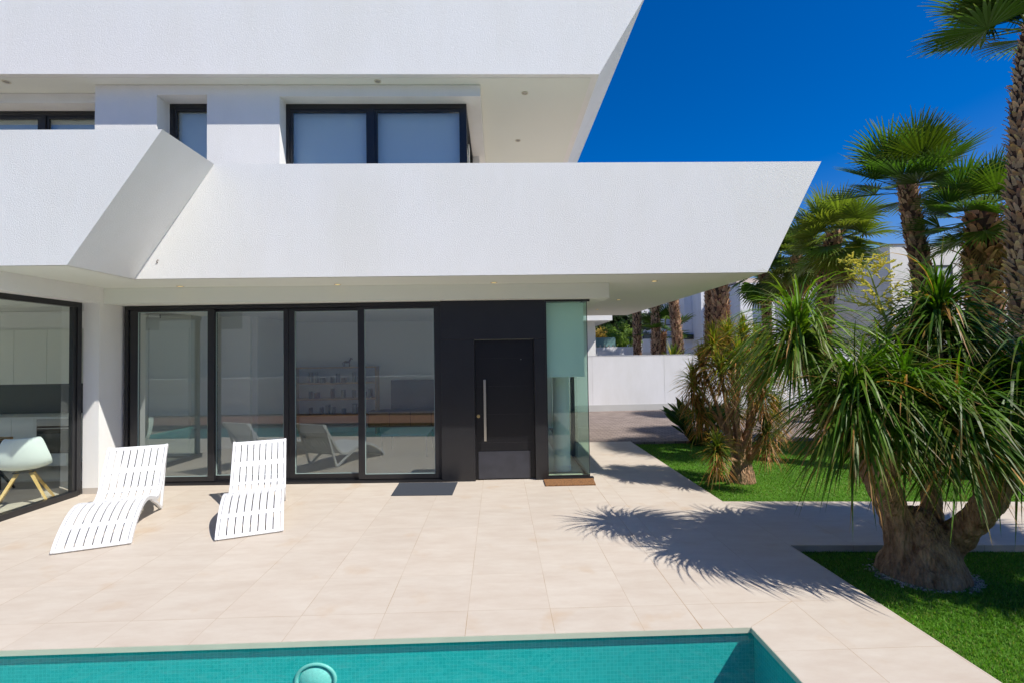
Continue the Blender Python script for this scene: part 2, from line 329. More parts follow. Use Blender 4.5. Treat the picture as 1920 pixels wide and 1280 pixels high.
# pool ------------------------------------------------------------
def mosaic(name):
    m, nt, b_ = newmat(name); tc = N(nt, 'ShaderNodeTexCoord'); ge = N(nt, 'ShaderNodeNewGeometry')
    sx = N(nt, 'ShaderNodeSeparateXYZ'); nt.links.new(tc.outputs['Object'], sx.inputs[0])
    ad = N(nt, 'ShaderNodeMath', operation='ADD'); nt.links.new(sx.outputs[0], ad.inputs[0]); nt.links.new(sx.outputs[1], ad.inputs[1])
    mu, o1 = grid_mask(nt, tc, .025, .0028, ad.outputs[0], sx.outputs[2])
    fl = []
    for _, s in o1:
        f = N(nt, 'ShaderNodeMath', operation='FLOOR'); nt.links.new(s, f.inputs[0]); fl.append(f)
    cb = N(nt, 'ShaderNodeCombineXYZ'); nt.links.new(fl[0].outputs[0], cb.inputs[0]); nt.links.new(fl[1].outputs[0], cb.inputs[1])
    wn = N(nt, 'ShaderNodeTexWhiteNoise'); nt.links.new(cb.outputs[0], wn.inputs['Vector'])
    cr = N(nt, 'ShaderNodeValToRGB'); cr.color_ramp.elements[0].color = (.04, .44, .42, 1); cr.color_ramp.elements[1].color = (.06, .50, .48, 1); nt.links.new(wn.outputs['Value'], cr.inputs[0])
    mx = N(nt, 'ShaderNodeMix', data_type='RGBA'); nt.links.new(mu, mx.inputs[0]); nt.links.new(cr.outputs[0], mx.inputs[6]); mx.inputs[7].default_value = (.12, .58, .56, 1)
    nt.links.new(mx.outputs[2], b_.inputs['Base Color']); b_.inputs['Roughness'].default_value = .3; return m
MOS = mosaic('pool_mosaic')
b = MB()
zp, zt_ = -1.3, -.035
WY = PY1+.03
b.face([(PX0, WY, zp), (PX1+.03, WY, zp), (PX1+.03, WY, zt_), (PX0, WY, zt_)])
b.face([(PX1+.03, PY0, zp), (PX1+.03, WY, zp), (PX1+.03, WY, zt_), (PX1+.03, PY0, zt_)])
b.face([(PX0, PY0, zp), (PX1+.03, PY0, zp), (PX1+.03, PY0, -.13), (PX0, PY0, -.13)])
b.face([(PX0, PY0, zp), (PX0, WY, zp), (PX0, WY, zt_), (PX0, PY0, zt_)])
b.face([(PX0, PY0, zp), (PX1+.03, PY0, zp), (PX1+.03, WY, zp), (PX0, WY, zp)])
tag(b.build('pool_basin', MOS, fix=False), kind='structure')
# coping lip (cut edge of the stone), standing 3 mm proud of the slab face
LIP = simple('coping_cut_edge', (.55, .55, .42), .7, var=.12, vscale=6)
b = MB(); b.box(PX0, PX1-.003, PY1-.004, PY1-.001, -.036, -.001); b.box(PX1-.004, PX1-.001, PY0, PY1-.004, -.036, -.001)
tag(b.build('pool_coping', LIP), kind='structure')
# water
m = bpy.data.materials.new('pool_water_surface'); m.use_nodes = True; nt = m.node_tree; nt.nodes.clear()
o = N(nt, 'ShaderNodeOutputMaterial'); tr = N(nt, 'ShaderNodeBsdfTransparent'); tr.inputs[0].default_value = (.62, .93, .92, 1)
gl = N(nt, 'ShaderNodeBsdfGlossy'); gl.inputs['Roughness'].default_value = .03
fr = schlick(nt, .022)
tc = N(nt, 'ShaderNodeTexCoord'); nz = N(nt, 'ShaderNodeTexNoise'); nz.inputs['Scale'].default_value = 5.0; nz.inputs['Detail'].default_value = 4; nz.inputs['Distortion'].default_value = 1.2; nt.links.new(tc.outputs['Object'], nz.inputs['Vector'])
bp = N(nt, 'ShaderNodeBump'); bp.inputs['Strength'].default_value = .6; bp.inputs['Distance'].default_value = .028; nt.links.new(nz.outputs['Fac'], bp.inputs['Height'])
nt.links.new(bp.outputs[0], gl.inputs['Normal'])
mx = N(nt, 'ShaderNodeMixShader'); nt.links.new(fr.outputs[0], mx.inputs[0]); nt.links.new(tr.outputs[0], mx.inputs[1]); nt.links.new(gl.outputs[0], mx.inputs[2]); nt.links.new(mx.outputs[0], o.inputs[0])
WATER = m
b = MB(); b.face([(PX0, PY0, -.045), (PX1+.03, PY0, -.045), (PX1+.03, WY, -.045), (PX0, WY, -.045)])
tag(b.build('pool_water', WATER, fix=False), kind='structure')
# underwater lamp on the basin wall
pc = at(590, 1277, WY-.02)
t = empty('pool_lamp', (pc.x, WY, pc.z)); t.scale = (.9, .8, .72); tag(t, 'round white underwater lamp set in the teal mosaic wall of the pool', 'pool lamp')
def disc(b, r0, r1, y0, y1, n=40, m=0):
    vs = []; fs = []
    prof = [(r0, y0), (r0*.96+r1*.04, y1), (r0*.4+r1*.6, y1-.004), (r1, y0+.004)] if r1 > 0 else [(r0, y0), (r0*.7, y1), (0.001, y1-.003)]
    for r, y in prof:
        for k in range(n):
            q = 2*math.pi*k/n; vs.append((r*math.cos(q), y, r*math.sin(q)))
    for i in range(len(prof)-1):
        for k in range(n): fs.append((i*n+k, i*n+(k+1) % n, (i+1)*n+(k+1) % n, (i+1)*n+k))
    b.raw(vs, fs, m)
b = MB(); disc(b, .155, .125, 0, -.014); b.build('rim', simple('lamp_rim', (.45, .60, .54), .35), t, smooth=True)
b = MB(); disc(b, .118, 0, -.002, -.03); b.build('lens', simple('lamp_lens', (.52, .72, .64), .3, var=.25, vscale=50), t, smooth=True)
# deck and low wall behind the pool (seen reflected in the glass)
sheet('pool_deck', [rect(-14, PX1, -5.2, PY0)], -.004, simple('brown_decking', (.17, .075, .045), .7, var=.3, vscale=8))
b = MB(); b.box(-14, 6, -5.35, -5.15, -.1, 1.22)
tag(b.build('garden_wall', WHITE2), 'low white rendered wall behind the swimming pool', 'wall')
t = empty('neighbour_house', (0, -17, 0)); tag(t, 'unseen house added behind the camera for the grey reflection in the sliding doors', 'house')  # house added so the panes mirror a plain wall, not bright sky
b = MB(); b.box(-26, 22, -25, -17, -.1, 8.2); o = b.build('wall', simple('grey_house_render', (.80, .72, .63), .9, var=.08, vscale=.5)); o.parent = t; o.matrix_parent_inverse = Matrix.Translation((0, 17, 0))
for i in (0, 1, 6, 7, 8):
    b = MB(); x = -23+i*4.9; b.box(x, x+2.0, -17.02, -16.99, 3.6, 5.6); o = b.build('window', simple('house_window_dark', (.1, .12, .14), .2)); o.parent = t; o.matrix_parent_inverse = Matrix.Translation((0, 17, 0))
b = MB(); b.box(-26.3, 22.3, -25.3, -16.6, 8.2, 8.5); o = b.build('roof', simple('tile_roof', (.25, .12, .08), .9)); o.parent = t; o.matrix_parent_inverse = Matrix.Translation((0, 17, 0))
# lawns
def lawn(name, poly, z=-.065):
    return sheet(name, [poly], z, LAWN)
lawn('lawn', [(TX, -6.5), (14, -6.5), (14, .2), (7.6, .74), (TX, 1.052)])
lawn('lawn', [(TX, 2.484), (7.6, 2.10), (26, .9), (26, 6.6), (TX, 6.80)])
DRIVE = None
m, nt, b_ = newmat('brick_paver'); tc = N(nt, 'ShaderNodeTexCoord')
br = N(nt, 'ShaderNodeTexBrick'); br.inputs['Scale'].default_value = 1; br.inputs['Brick Width'].default_value = .22; br.inputs['Row Height'].default_value = .11; br.inputs['Mortar Size'].default_value = .008
br.inputs['Color1'].default_value = (.20, .155, .13, 1); br.inputs['Color2'].default_value = (.29, .23, .20, 1); br.inputs['Mortar'].default_value = (.09, .075, .065, 1)
nt.links.new(tc.outputs['Object'], br.inputs['Vector']); nt.links.new(br.outputs[0], b_.inputs['Base Color']); b_.inputs['Roughness'].default_value = .85
bp = N(nt, 'ShaderNodeBump'); bp.inputs['Strength'].default_value = .6; bp.inputs['Distance'].default_value = .006; bp.invert = True; nt.links.new(br.outputs['Fac'], bp.inputs['Height']); nt.links.new(bp.outputs[0], b_.inputs['Normal'])
b = MB(); b.prism([(1.5, 6.815), (26, 6.6), (26, 12.6), (-2, 12.5), (-2, 10.0), (1.5, 10.0)], -.12, -.012, 'Z')
tag(b.build('driveway', m), kind='structure')
# turf blades: uncountable, one object
b = MB(); GR = random.Random(3)
def blades(xr, yr, n, zb, inside, h=.022, wd=.0045):
    for _ in range(n):
        x = GR.uniform(*xr); y = GR.uniform(*yr)
        if not inside(x, y): continue
        a = GR.uniform(0, 6.283); hh = h*GR.uniform(.5, 1.2); l = hh*.7; pn = noise.noise(Vector((x*1.1, y*1.1, 3))); g = GR.uniform(.55, 1.3)*(1+.35*pn); br_ = GR.random() < .10+.35*max(0, pn)
        c = (.125*g, .285*g, .03*g) if not br_ else (.26*g, .31*g, .08*g)
        dx, dy = math.cos(a)*wd, math.sin(a)*wd; lx, ly = GR.uniform(-l, l), GR.uniform(-l, l)
        b.face([(x-dx, y-dy, zb), (x+dx, y+dy, zb), (x+lx, y+ly, zb+hh)], 0, c)
lin = lambda A, B, x: A[1]+(B[1]-A[1])*(x-A[0])/(B[0]-A[0])
blades((TX, 5.6), (-1.6, 1.05), 70000, -.066, lambda x, y: y < lin(K2a, K2b, x)-.005)
blades((TX, 8.5), (2.2, 6.8), 90000, -.066, lambda x, y: y > lin(K1a, K1b, x)+.005, h=.020, wd=.006)
tag(b.build('turf', LEAF, fix=False), 'short bright green artificial turf beside the paved paths', 'turf', kind='stuff')
# ------------------------------------------------------------------ villa
villa = empty('villa', (-1, 3.8, 0)); tag(villa, 'white modern two storey villa with slanted balconies and black sliding doors', 'house')
def vb(b, name, mats, parent=None, **k):
    o = b.build(name, mats, **k); p = parent or villa; o.parent = p
    if k.get('keep'): pass
    o.matrix_parent_inverse = p.matrix_world.inverted() if p is not villa else Matrix.Translation((1, -3.8, 0))
    return o
ZS, ZF, ZT = 2.90, 3.12, 4.385
SR, SLL = .525, .68
xr = lambda z: 3.845+SR*(z-ZS)
xl = lambda z: -4.415+SLL*(z-ZS)
YB, YL = 2.82, 1.82
b = MB()
b.prism([(-14, ZS), (xl(ZS), ZS), (xl(ZF), ZF), (-14, ZF)], YL, YB, 'Y')
KX0, KX1, KY = -13.5, -8.0, 3.85      # opening added in the slab to let sun into the kitchen
b.box(-14, KX0, YB, KY, ZS, ZF); b.prism([(KX1, ZS), (xr(ZS), ZS), (xr(ZF), ZF), (KX1, ZF)], YB, KY, 'Y')
b.prism([(-14, ZS), (xr(ZS), ZS), (xr(ZF), ZF), (-14, ZF)], KY, 10.0, 'Y')
b.prism([(xl(ZF), ZF), (xr(ZF), ZF), (xr(ZT), ZT), (xl(ZT), ZT)], YB, YB+.2, 'Y')
b.prism([(-14, ZF), (xl(ZF), ZF), (xl(ZT), ZT), (-14, ZT)], YL, YL+.2, 'Y')
b.prism([(xl(ZF)-.2, ZF), (xl(ZF), ZF), (xl(ZT), ZT), (xl(ZT)-.2, ZT)], YL+.2, YB+.2-.003, 'Y')
b.prism([(xr(ZF)-.2, ZF), (xr(ZF), ZF), (xr(ZT), ZT), (xr(ZT)-.2, ZT)], YB+.2, 10.0, 'Y')
vb(b, 'balcony', WHITE)
b = MB(); zf_ = ZF+.004
for q_ in (rect(-13.9, xl(ZF)-.2, YL+.2, YB), rect(KX1, xl(ZF)-.2, YB, YB+.2), rect(KX1, xr(ZF)-.2, YB+.2, KY), rect(-13.9, xr(ZF)-.2, KY, 9.9)): b.face([(u, v, zf_) for u, v in q_])
vb(b, 'balcony_floor', TILE)
# smooth soffit sheet under the slab, 4 mm down and inset from the edges
b = MB(); zq = ZS-.004
for q_ in (rect(-13.9, xl(ZS)-.02, YL+.02, YB-.01), rect(KX1, xl(ZS)-.02, YB-.01, YB+.02), rect(KX1, xr(ZS)-.02, YB+.02, KY), rect(-13.9, xr(ZS)-.02, KY, 9.95)): b.face([(u, v, zq) for u, v in q_])
vb(b, 'soffit', SOFF)
# roof slab
ZR, YR = 5.83, 3.27; ZRT = 7.02
rr = lambda z: 1.745+.60*(z-ZR)
b = MB()
b.prism([(-14, ZR), (rr(ZR), ZR), (rr(ZRT), ZRT), (-14, ZRT)], YR, 10.0, 'Y')
vb(b, 'roof', WHITE)
b = MB(); zq = ZR-.006; b.prism(rect(-13.9, rr(ZR)-.1, YR+.09, 9.9), zq, ZR-.001, 'Z'); vb(b, 'roof_soffit', SOFF)
# upper walls
YU = 3.53
def zat(px, py, Y): return at(px, py, Y).z
xa = at(178, 200, YU).x; xs0 = at(294, 220, YU).x; xs1 = at(388, 220, YU).x; xb0 = at(524, 220, YU).x; xe = .04
zh1 = zat(340, 178, YU); zh2 = zat(700, 181, YU)
b = MB()
zu = ZR-.012; zl = ZF+.006
def wx(x0, x1, z0, z1, y0=YU, y1=YU+.30): b.box(x0, x1, y0, y1, z0, z1)
wx(xa, xs0, zl, zu); wx(xs0, xs1, zh1, zu); wx(xs1, xb0, zl, zu); wx(xb0, xe, zh2, zu)
b.box(xe-.3, xe, YU+.30, 9.0, zh2, zu)          # header turning the corner
b.box(xa, xa+.3, YU+.30, 4.3, zl, zu)           # cheek of the recessed bay
yq = 3.76; zq1 = 5.675
b.box(-14, xa, yq, yq+.35, zq1, zu)             # header of the recessed bay
vb(b, 'upper_wall', WHITE)
b = MB(); b.box(-14, xe-.25, 5.0, 5.2, zl, zu); vb(b, 'upper_light_block', INGREY)  # unseen wall added behind the blinds to stop light leaks
def framed(px0, px1, pyt, Y, xs, zb, ztop, name='window', gm=UGLASS, bm_=BLIND, fw=.07, parts=None, parent=None, blind=True):
    """window in a plane facing -y between world x values xs; mullions given in parts"""
    x0, x1 = xs
    w = empty(name, (x0, Y, zb)); w.parent = villa; w.matrix_parent_inverse = Matrix.Translation((1, -3.8, 0))
    def pb(b, n, m):
        o = b.build(n, m); o.parent = w; o.matrix_parent_inverse = Matrix.Translation((-x0, -Y, -zb)); return o
    b = MB()
    b.box(x0, x1, Y, Y+.08, ztop-fw, ztop); b.box(x0, x0+fw, Y, Y+.08, zb, ztop-fw); b.box(x1-fw, x1, Y, Y+.08, zb, ztop-fw); 
    for c in (parts or []): b.box(c-.045, c+.045, Y-.004, Y+.084, zb, ztop-fw)
    pb(b, 'frame', FRAME)
    edges = [x0+fw]+[v for c in (parts or []) for v in (c-.045, c+.045)]+[x1-fw]
    b = MB()
    for i in range(0, len(edges), 2):
        a, c = edges[i], edges[i+1]
        b.box(a, c, Y+.012, Y+.028, ztop-fw-.045, ztop-fw); b.box(a, a+.04, Y+.012, Y+.028, zb, ztop-fw-.045); b.box(c-.04, c, Y+.012, Y+.028, zb, ztop-fw-.045)
    pb(b, 'sash', FRAME)
    for i in range(0, len(edges), 2):
        a, c = edges[i]+.04, edges[i+1]-.04
        b = MB(); b.pane(a, c, Y+.030, Y+.036, zb, ztop-fw-.045); pb(b, 'pane', [gm, CLEAR])
        if blind:
            b = MB(); b.box(a-.02, c+.02, Y+.10, Y+.104, zb, ztop-fw-.03); pb(b, 'blind', bm_)
    return w
# big upper corner window
yw = YU+.22
xw0 = at(534, 240, yw).x; xw1 = at(875, 240, yw).x; xm = at(697, 240, yw).x
framed(0, 0, 0, yw, (xw0, xw1), zl, zh2-.003, parts=[xm])
b = MB(); b.box(xb0, xw0, yw, yw+.08, zl, zh2); vb(b, 'upper_wall', WHITE)
b = MB(); b.box(xw1-.08, xw1-.004, yw+.084, yw+.14, zl, zh2-.004); b.box(xw1-.08, xw1-.004, yw+1.9, yw+2.0, zl, zh2-.004); b.box(xw1-.08, xw1-.004, yw+.14, yw+1.9, zh2-.08, zh2-.004)
vb(b, 'side_window_frame', FRAME)
b = MB(); b.pane(xw1-.045, xw1-.039, yw+.14, yw+1.9, zl, zh2-.08, 'x'); vb(b, 'side_window_pane', [UGLASS, CLEAR])
b = MB(); b.box(xw1-.2, xw1-.196, yw+.14, yw+1.9, zl, zh2-.01); vb(b, 'side_blind', BLIND)
b = MB(); b.box(xe-.28, xe-.1, yw+2.0, 9.0, zl, zh2); vb(b, 'upper_wall', WHITE)
# small upper window
ys = YU+.26; x0 = at(318, 240, ys).x
framed(0, 0, 0, ys, (x0, xs1+.12), zl, zh1-.003, fw=.06)
b = MB(); b.box(xs0+.002, x0, ys, ys+.03, zl, zh1); vb(b, 'upper_wall', WHITE)
# left recessed upper window
yl = 4.0; xm2 = at(80, 230, yl).x
framed(0, 0, 0, yl, (-9.5, xa-.01), zl, zq1-.003, parts=[xm2], gm=GLASS, bm_=simple('cream_blind', (.55, .56, .52), .9))
# ground floor: column, header, beam
b = MB()
b.box(-5.62, -5.40, 3.525, 4.3, 0.001, ZS-.005)
vb(b, 'column', WHITE)
b = MB(); b.box(-5.612, -5.395, 3.518, 3.524, .001, .085); b.box(-5.399, -5.393, 3.524, 3.93, .001, .085)
vb(b, 'skirting', SKIRT)
b = MB(); b.box(-5.62, -5.402, 1.86, 3.524, 2.68, ZS-.005); b.box(-13.8, -5.62, 1.86, 2.1, 2.682, ZS-.005); vb(b, 'window_header', WHITE)
b = MB(); b.box(-5.398, 1.90, 3.60, 4.1, 2.672, ZS-.006); b.box(1.0, 1.90, 4.1, 9.8, 2.672, ZS-.006); vb(b, 'beam', SOFF)
# kitchen window, running away from the camera on the left
kw = empty('kitchen_window', (-5.62, 3.52, 0)); kw.parent = villa; kw.matrix_parent_inverse = Matrix.Translation((1, -3.8, 0))
def kb(b, n, m): o = b.build(n, m); o.parent = kw; o.matrix_parent_inverse = Matrix.Translation((5.62, -3.52, 0)); return o
b = MB(); f = .07
b.box(-5.70, -5.62, 3.50-f, 3.50, .001, 2.68); b.box(-5.70, -5.62, 1.86, 3.50-f, 2.68-f, 2.68); b.box(-5.70, -5.60, 1.86, 3.50-f, .001, .075)
b.box(-5.69, -5.635, 3.50-f-.055, 3.50-f, .075, 2.68-f)
b.box(-5.69, -5.635, 1.87, 1.95, .075, 2.61)
kb(b, 'frame', FRAME)
b = MB(); b.pane(-5.668, -5.662, 1.95, 3.50-f-.055, .075, 2.61, 'x'); kb(b, 'pane', [GLASSK, CLEAR])
b = MB(); b.pane(-13.8, -5.70, 1.90, 1.906, .075, 2.61, 'y'); kb(b, 'pane', [GLASSK, CLEAR])  # front glass wall added out of view to let sun into the kitchen
b = MB(); b.box(-13.8, -5.705, 1.87, 1.94, .001, .075); b.box(-13.8, -5.705, 1.87, 1.94, 2.61, 2.68); b.box(-9.7, -9.6, 1.87, 1.94, .075, 2.61); kb(b, 'added_front_frame', FRAME)
# sliding door assembly: slightly skewed to the terrace grid as in the place
ANG = -.034; OX, OY = -.60, 3.775
def dl(px, py=700, off=0.0):
    """local x (along the door line) of an image column at the door plane"""
    d = ray(px, py); n = Vector((-math.sin(ANG), math.cos(ANG), 0)); p0 = Vector((OX, OY, 0)) + n*off
    q = CAM + d*((p0-CAM).dot(n)/d.dot(n)); return (q-Vector((OX, OY, 0))).dot(Vector((math.cos(ANG), math.sin(ANG), 0))), q.z
DZ = 2.665
sd = empty('sliding_doors', (OX, OY, 0), ANG); sd.parent = villa; sd.matrix_parent_inverse = Matrix.Translation((1, -3.8, 0))
def sub(p, b, n, m, **k): return b.build(n, m, parent=p, **k)
xL = dl(233, 700)[0]; xR = dl(828, 700)[0]
b = MB(); b.box(xL, xR, .0, .17, DZ-.055, DZ); b.box(xL, xL+.055, .0, .17, .03, DZ-.055); b.box(xR-.03, xR, .0, .17, .03, DZ-.055)
b.box(xL, xR, -.03, .17, .001, .03); b.box(xL+.055, xR-.03, .055, .065, .03, .05); b.box(xL+.055, xR-.03, -.012, -.002, .03, .042)
sub(sd, b, 'outer_frame', FRAME)
b = MB(); b.box(xL-.35, xL-.001, .05, .17, .001, DZ+.01); vb(b, 'door_cheek', WHITE) if False else None
def sash(pl, g0, g1, pr, gt, gb, front):
    off = .004 if front else .075
    x0 = dl(pl, 700, off)[0]; a = dl(g0, 700, off)[0]; c = dl(g1, 700, off)[0]; x1 = dl(pr, 700, off)[0]
    zt = dl(g0, gt, off)[1]; zb = dl(g0, gb, off)[1]
    r = empty('door_leaf', (0, 0, 0)); r.parent = sd
    y0, y1 = off, off+.055
    b = MB(); b.box(x0, a, y0, y1, .05, DZ-.058); b.box(c, x1, y0, y1, .05, DZ-.058); b.box(a, c, y0, y1, zt, DZ-.058); b.box(a, c, y0, y1, .05, zb)
    r_ = b.build('leaf_frame', FRAME, parent=r, bevel=.003)
    b = MB(); s = .006   # thin light gasket round the pane
    b.box(a, a+s, y0+.006, y0+.02, zb, zt); b.box(c-s, c, y0+.006, y0+.02, zb, zt); b.box(a+s, c-s, y0+.006, y0+.02, zt-s, zt); b.box(a+s, c-s, y0+.006, y0+.02, zb, zb+s)
    b.build('gasket', EDGE, parent=r)
    b = MB(); b.pane(a+.001, c-.001, y0+.024, y0+.030, zb+.001, zt-.001); b.build('pane', [GLASS, CLEAR], parent=r)
    return r
sash(244, 258, 389, 401, 586, 894, True)
sash(397, 404.5, 531.5, 541, 585.5, 890.5, False)
sash(541.6, 552.7, 671.6, 680, 584.5, 887.7, False)
sash(671, 683.5, 814.3, 826, 580.5, 888.5, True)
# dark entrance wall
pw = 3.745
X = lambda px, Y=pw: at(px, 760, Y).x
xp0 = X(827.5); xd0 = X(890.3); xd1 = X(1003); xp1 = X(1024.5)
zdt = zat(940, 636, 3.75)
b = MB()
b.box(xp0, xp1, pw, pw+.05, zdt+.003, 2.668)
vb(b, 'door_surround', PANEL, bevel=.002)
b = MB(); b.box(xp0, xd0, pw, pw+.05, .004, zdt); vb(b, 'door_surround', PANEL, bevel=.002)
b = MB(); b.box(xd1, xp1, pw, pw+.05, .004, zdt); vb(b, 'door_surround', PANEL, bevel=.002)
b = MB(); b.box(xp0, xd0-.001, pw+.052, pw+.18, .004, 2.66); b.box(xd1+.001, xp1, pw+.052, pw+.18, .004, 2.66); b.box(xd0-.001, xd1+.001, pw+.052, pw+.18, zdt+.004, 2.66)
vb(b, 'door_lining', PANEL)
b = MB(); b.box(xd0+.005, xd1-.005, pw+.045, pw+.049, zdt-.002, zdt+.0005); vb(b, 'drip_strip', simple('thin_bronze_strip', (.45, .35, .22), .35, metal=1))
yd = pw+.075
fd = empty('front_door', (xd0, yd, 0)); fd.parent = villa; fd.matrix_parent_inverse = Matrix.Translation((1, -3.8, 0))
def fb(b, n, m, **k): o = b.build(n, m, **k); o.parent = fd; o.matrix_parent_inverse = Matrix.Translation((-xd0, -yd, 0)); return o
b = MB(); b.box(xd0+.002, xd1-.002, yd, yd+.06, .012, zdt-.004)
fb(b, 'door_panel', DOORM)
b = MB()
for zz in (.55, .97, 1.39, 1.81): b.box(xd0+.004, xd1-.05, yd-.0016, yd-.0002, zz, zz+.0035)
fb(b, 'groove', simple('door_groove', (.022, .022, .026), .3))
b = MB(); b.box(X(896, yd)+.0, X(993, yd), yd-.012, yd-.002, .02, zat(940, 845, yd)); fb(b, 'kick_plate', simple('scuffed_kick_plate', (.034, .036, .046), .38, spec=.6, var=.5, vscale=7), bevel=.001)
hx = X(909.5, yd); z0, z1 = zat(910, 826, yd-.06), zat(910, 711, yd-.06)
b = MB(); b.box(hx-.018, hx+.018, yd-.075, yd-.055, z0, z1); b.box(hx-.01, hx+.01, yd-.055, yd-.001, z0+.12, z0+.14); b.box(hx-.01, hx+.01, yd-.055, yd-.001, z1-.14, z1-.12)
fb(b, 'pull_handle', STEEL, bevel=.002)
lx, lz = X(896.8, yd), zat(897, 779.5, yd)
b = MB(); b.tube([(lx, yd-.001, lz), (lx, yd-.014, lz)], .025, 20); b.tube([(lx, yd-.014, lz), (lx, yd-.022, lz)], .012, 16); fb(b, 'lock', BRASS, smooth=False)
lx, lz = X(978, yd), zat(978, 673, yd)
b = MB(); b.tube([(lx, yd-.001, lz), (lx, yd-.006, lz)], .006, 12); fb(b, 'peephole', STEEL)
# glazed corner bay
xg0 = xp1+.002; xg1 = at(1104, 760, 3.76).x; yg = 3.755
cw = empty('corner_window', (xg0, yg, 0)); cw.parent = villa; cw.matrix_parent_inverse = Matrix.Translation((1, -3.8, 0))
def cb_(b, n, m, **k): o = b.build(n, m, **k); o.parent = cw; o.matrix_parent_inverse = Matrix.Translation((-xg0, -yg, 0)); return o
b = MB(); b.box(xg0, xg1+.05, yg-.03, yg+.05, .001, .03); b.box(xg0, xg1, yg, yg+.04, .03, .055); b.box(xg0, xg0+.018, yg, yg+.04, .055, 2.64); b.box(xg0, xg1+.04, yg-.005, yg+.04, 2.64, 2.67)
b.box(xg1-.03, xg1, yg+.05, 6.4, .001, .05); b.box(xg1-.03, xg1, yg+.04, 6.4, 2.64, 2.67)
for yy in (5.15, 5.9): b.box(xg1-.06, xg1, yy, yy+.12, .05, 2.64)
cb_(b, 'frame', FRAME)
b = MB(); b.pane(xg0+.018, xg1-.008, yg+.012, yg+.022, .055, 2.64); cb_(b, 'pane', [GLASSC, CLEAR])
b = MB(); b.pane(xg1-.018, xg1-.008, yg+.024, 5.15, .05, 2.64, 'x'); cb_(b, 'pane', [GLASSC, CLEAR])
b = MB(); b.pane(xg1-.018, xg1-.008, 5.27, 5.9, .05, 2.64, 'x'); cb_(b, 'pane', [GLASSC, CLEAR])
b = MB(); b.box(xg1-.009, xg1-.001, yg+.004, yg+.024, .055, 2.64); cb_(b, 'corner_joint', simple('dark_silicone', (.02, .03, .03), .4))
zb_ = zat(1060, 706, yg+.1)
b = MB(); b.box(xg0+.03, at(1096, 700, yg+.1).x, yg+.10, yg+.104, zb_+.03, 2.63); b.box(xg0+.03, at(1096, 700, yg+.1).x, yg+.092, yg+.112, zb_, zb_+.028); cb_(b, 'blind', BLINDG)
b = MB(); yc = 4.35; xc = at(1052, 760, yc).x; b.cyl((xc, yc), .135, .002, 2.72, 32); b.cyl((xc, yc), .145, .003, .09, 32)
vb(b, 'round_column', simple('white_column_paint', (.74, .76, .75), .8), smooth=False)
# remaining outer shell of the ground floor
b = MB(); b.box(xg1-.25, xg1-.001, 8.9, 9.8, .001, 2.67); b.box(-14, xg1-.26, 9.6, 9.8, .001, 2.9); b.box(-14, -13.8, 1.9, 9.6, .001, 2.9)
vb(b, 'ground_floor_wall', WHITE)
b = MB(); b.pane(xg1-.03, xg1-.025, 6.46, 8.9, .05, 2.64, 'x'); vb(b, 'side_window_pane', [GLASS, CLEAR])  # glazing added in the side wall to brighten the living room
# interior surfaces
b = MB(); b.box(-13.8, xg1-.04, 4.1, 9.6, 2.74, 2.78); b.box(KX1, -5.72, 2.1, 4.1, 2.74, 2.78); b.box(-13.8, KX1, 2.1, YB, 2.74, 2.78); b.box(-13.8, KX1, KY, 4.1, 2.74, 2.78); vb(b, 'interior_ceiling', INWALL)
b = MB(); b.face([(-13.8, 4.3, .004), (xg1-.3, 4.3, .004), (xg1-.3, 9.5, .004), (-13.8, 9.5, .004)]); vb(b, 'interior_floor', simple('pale_interior_floor', (.72, .67, .60), .35, spec=.4))
b = MB(); b.box(-4.95, -.5, 8.9, 9.0, .002, 2.74); b.box(-4.95, -4.85, 7.0, 8.9, .002, 2.74); vb(b, 'living_room_wall', INGREY)
b = MB(); b.box(-.5, 1.3, 8.9, 9.0, .002, 2.74); vb(b, 'hall_back_wall', INGREY)
b = MB(); b.box(-.5, -.4, 4.0, 5.2, .002, 2.74); vb(b, 'hall_side_wall', INGREY)
b = MB(); b.box(-5.75, -4.95, 6.9, 7.0, .002, 2.74); b.box(-13.8, -5.75, 7.2, 7.3, .002, 2.74); vb(b, 'kitchen_wall', INWALL)
# vents and interior door in view
def vent(px0, px1, py0, py1, Y):
    b = MB(); p = at(px0, py0, Y); q = at(px1, py1, Y); b.box(p.x, q.x, Y-.01, Y-.001, q.z, p.z, 0)
    n = 6
    for i in range(n):
        z = q.z+(p.z-q.z)*(i+.5)/n; b.box(p.x+.01, q.x-.01, Y-.016, Y-.0102, z-.008, z+.008, 1)
    vb(b, 'air_vent', [simple('vent_grey', (.2, .2, .2), .6), INWALL])
vent(278, 301, 588, 597, 6.18); vent(461, 477, 592, 604, 8.89); vent(479, 494, 594, 607, 8.89)
b = MB(); p = at(412, 658, 8.88); q = at(434, 860, 8.88); b.box(p.x, q.x, 8.86, 8.888, .004, p.z); vb(b, 'interior_door', simple('navy_door', (.03, .04, .07), .5))
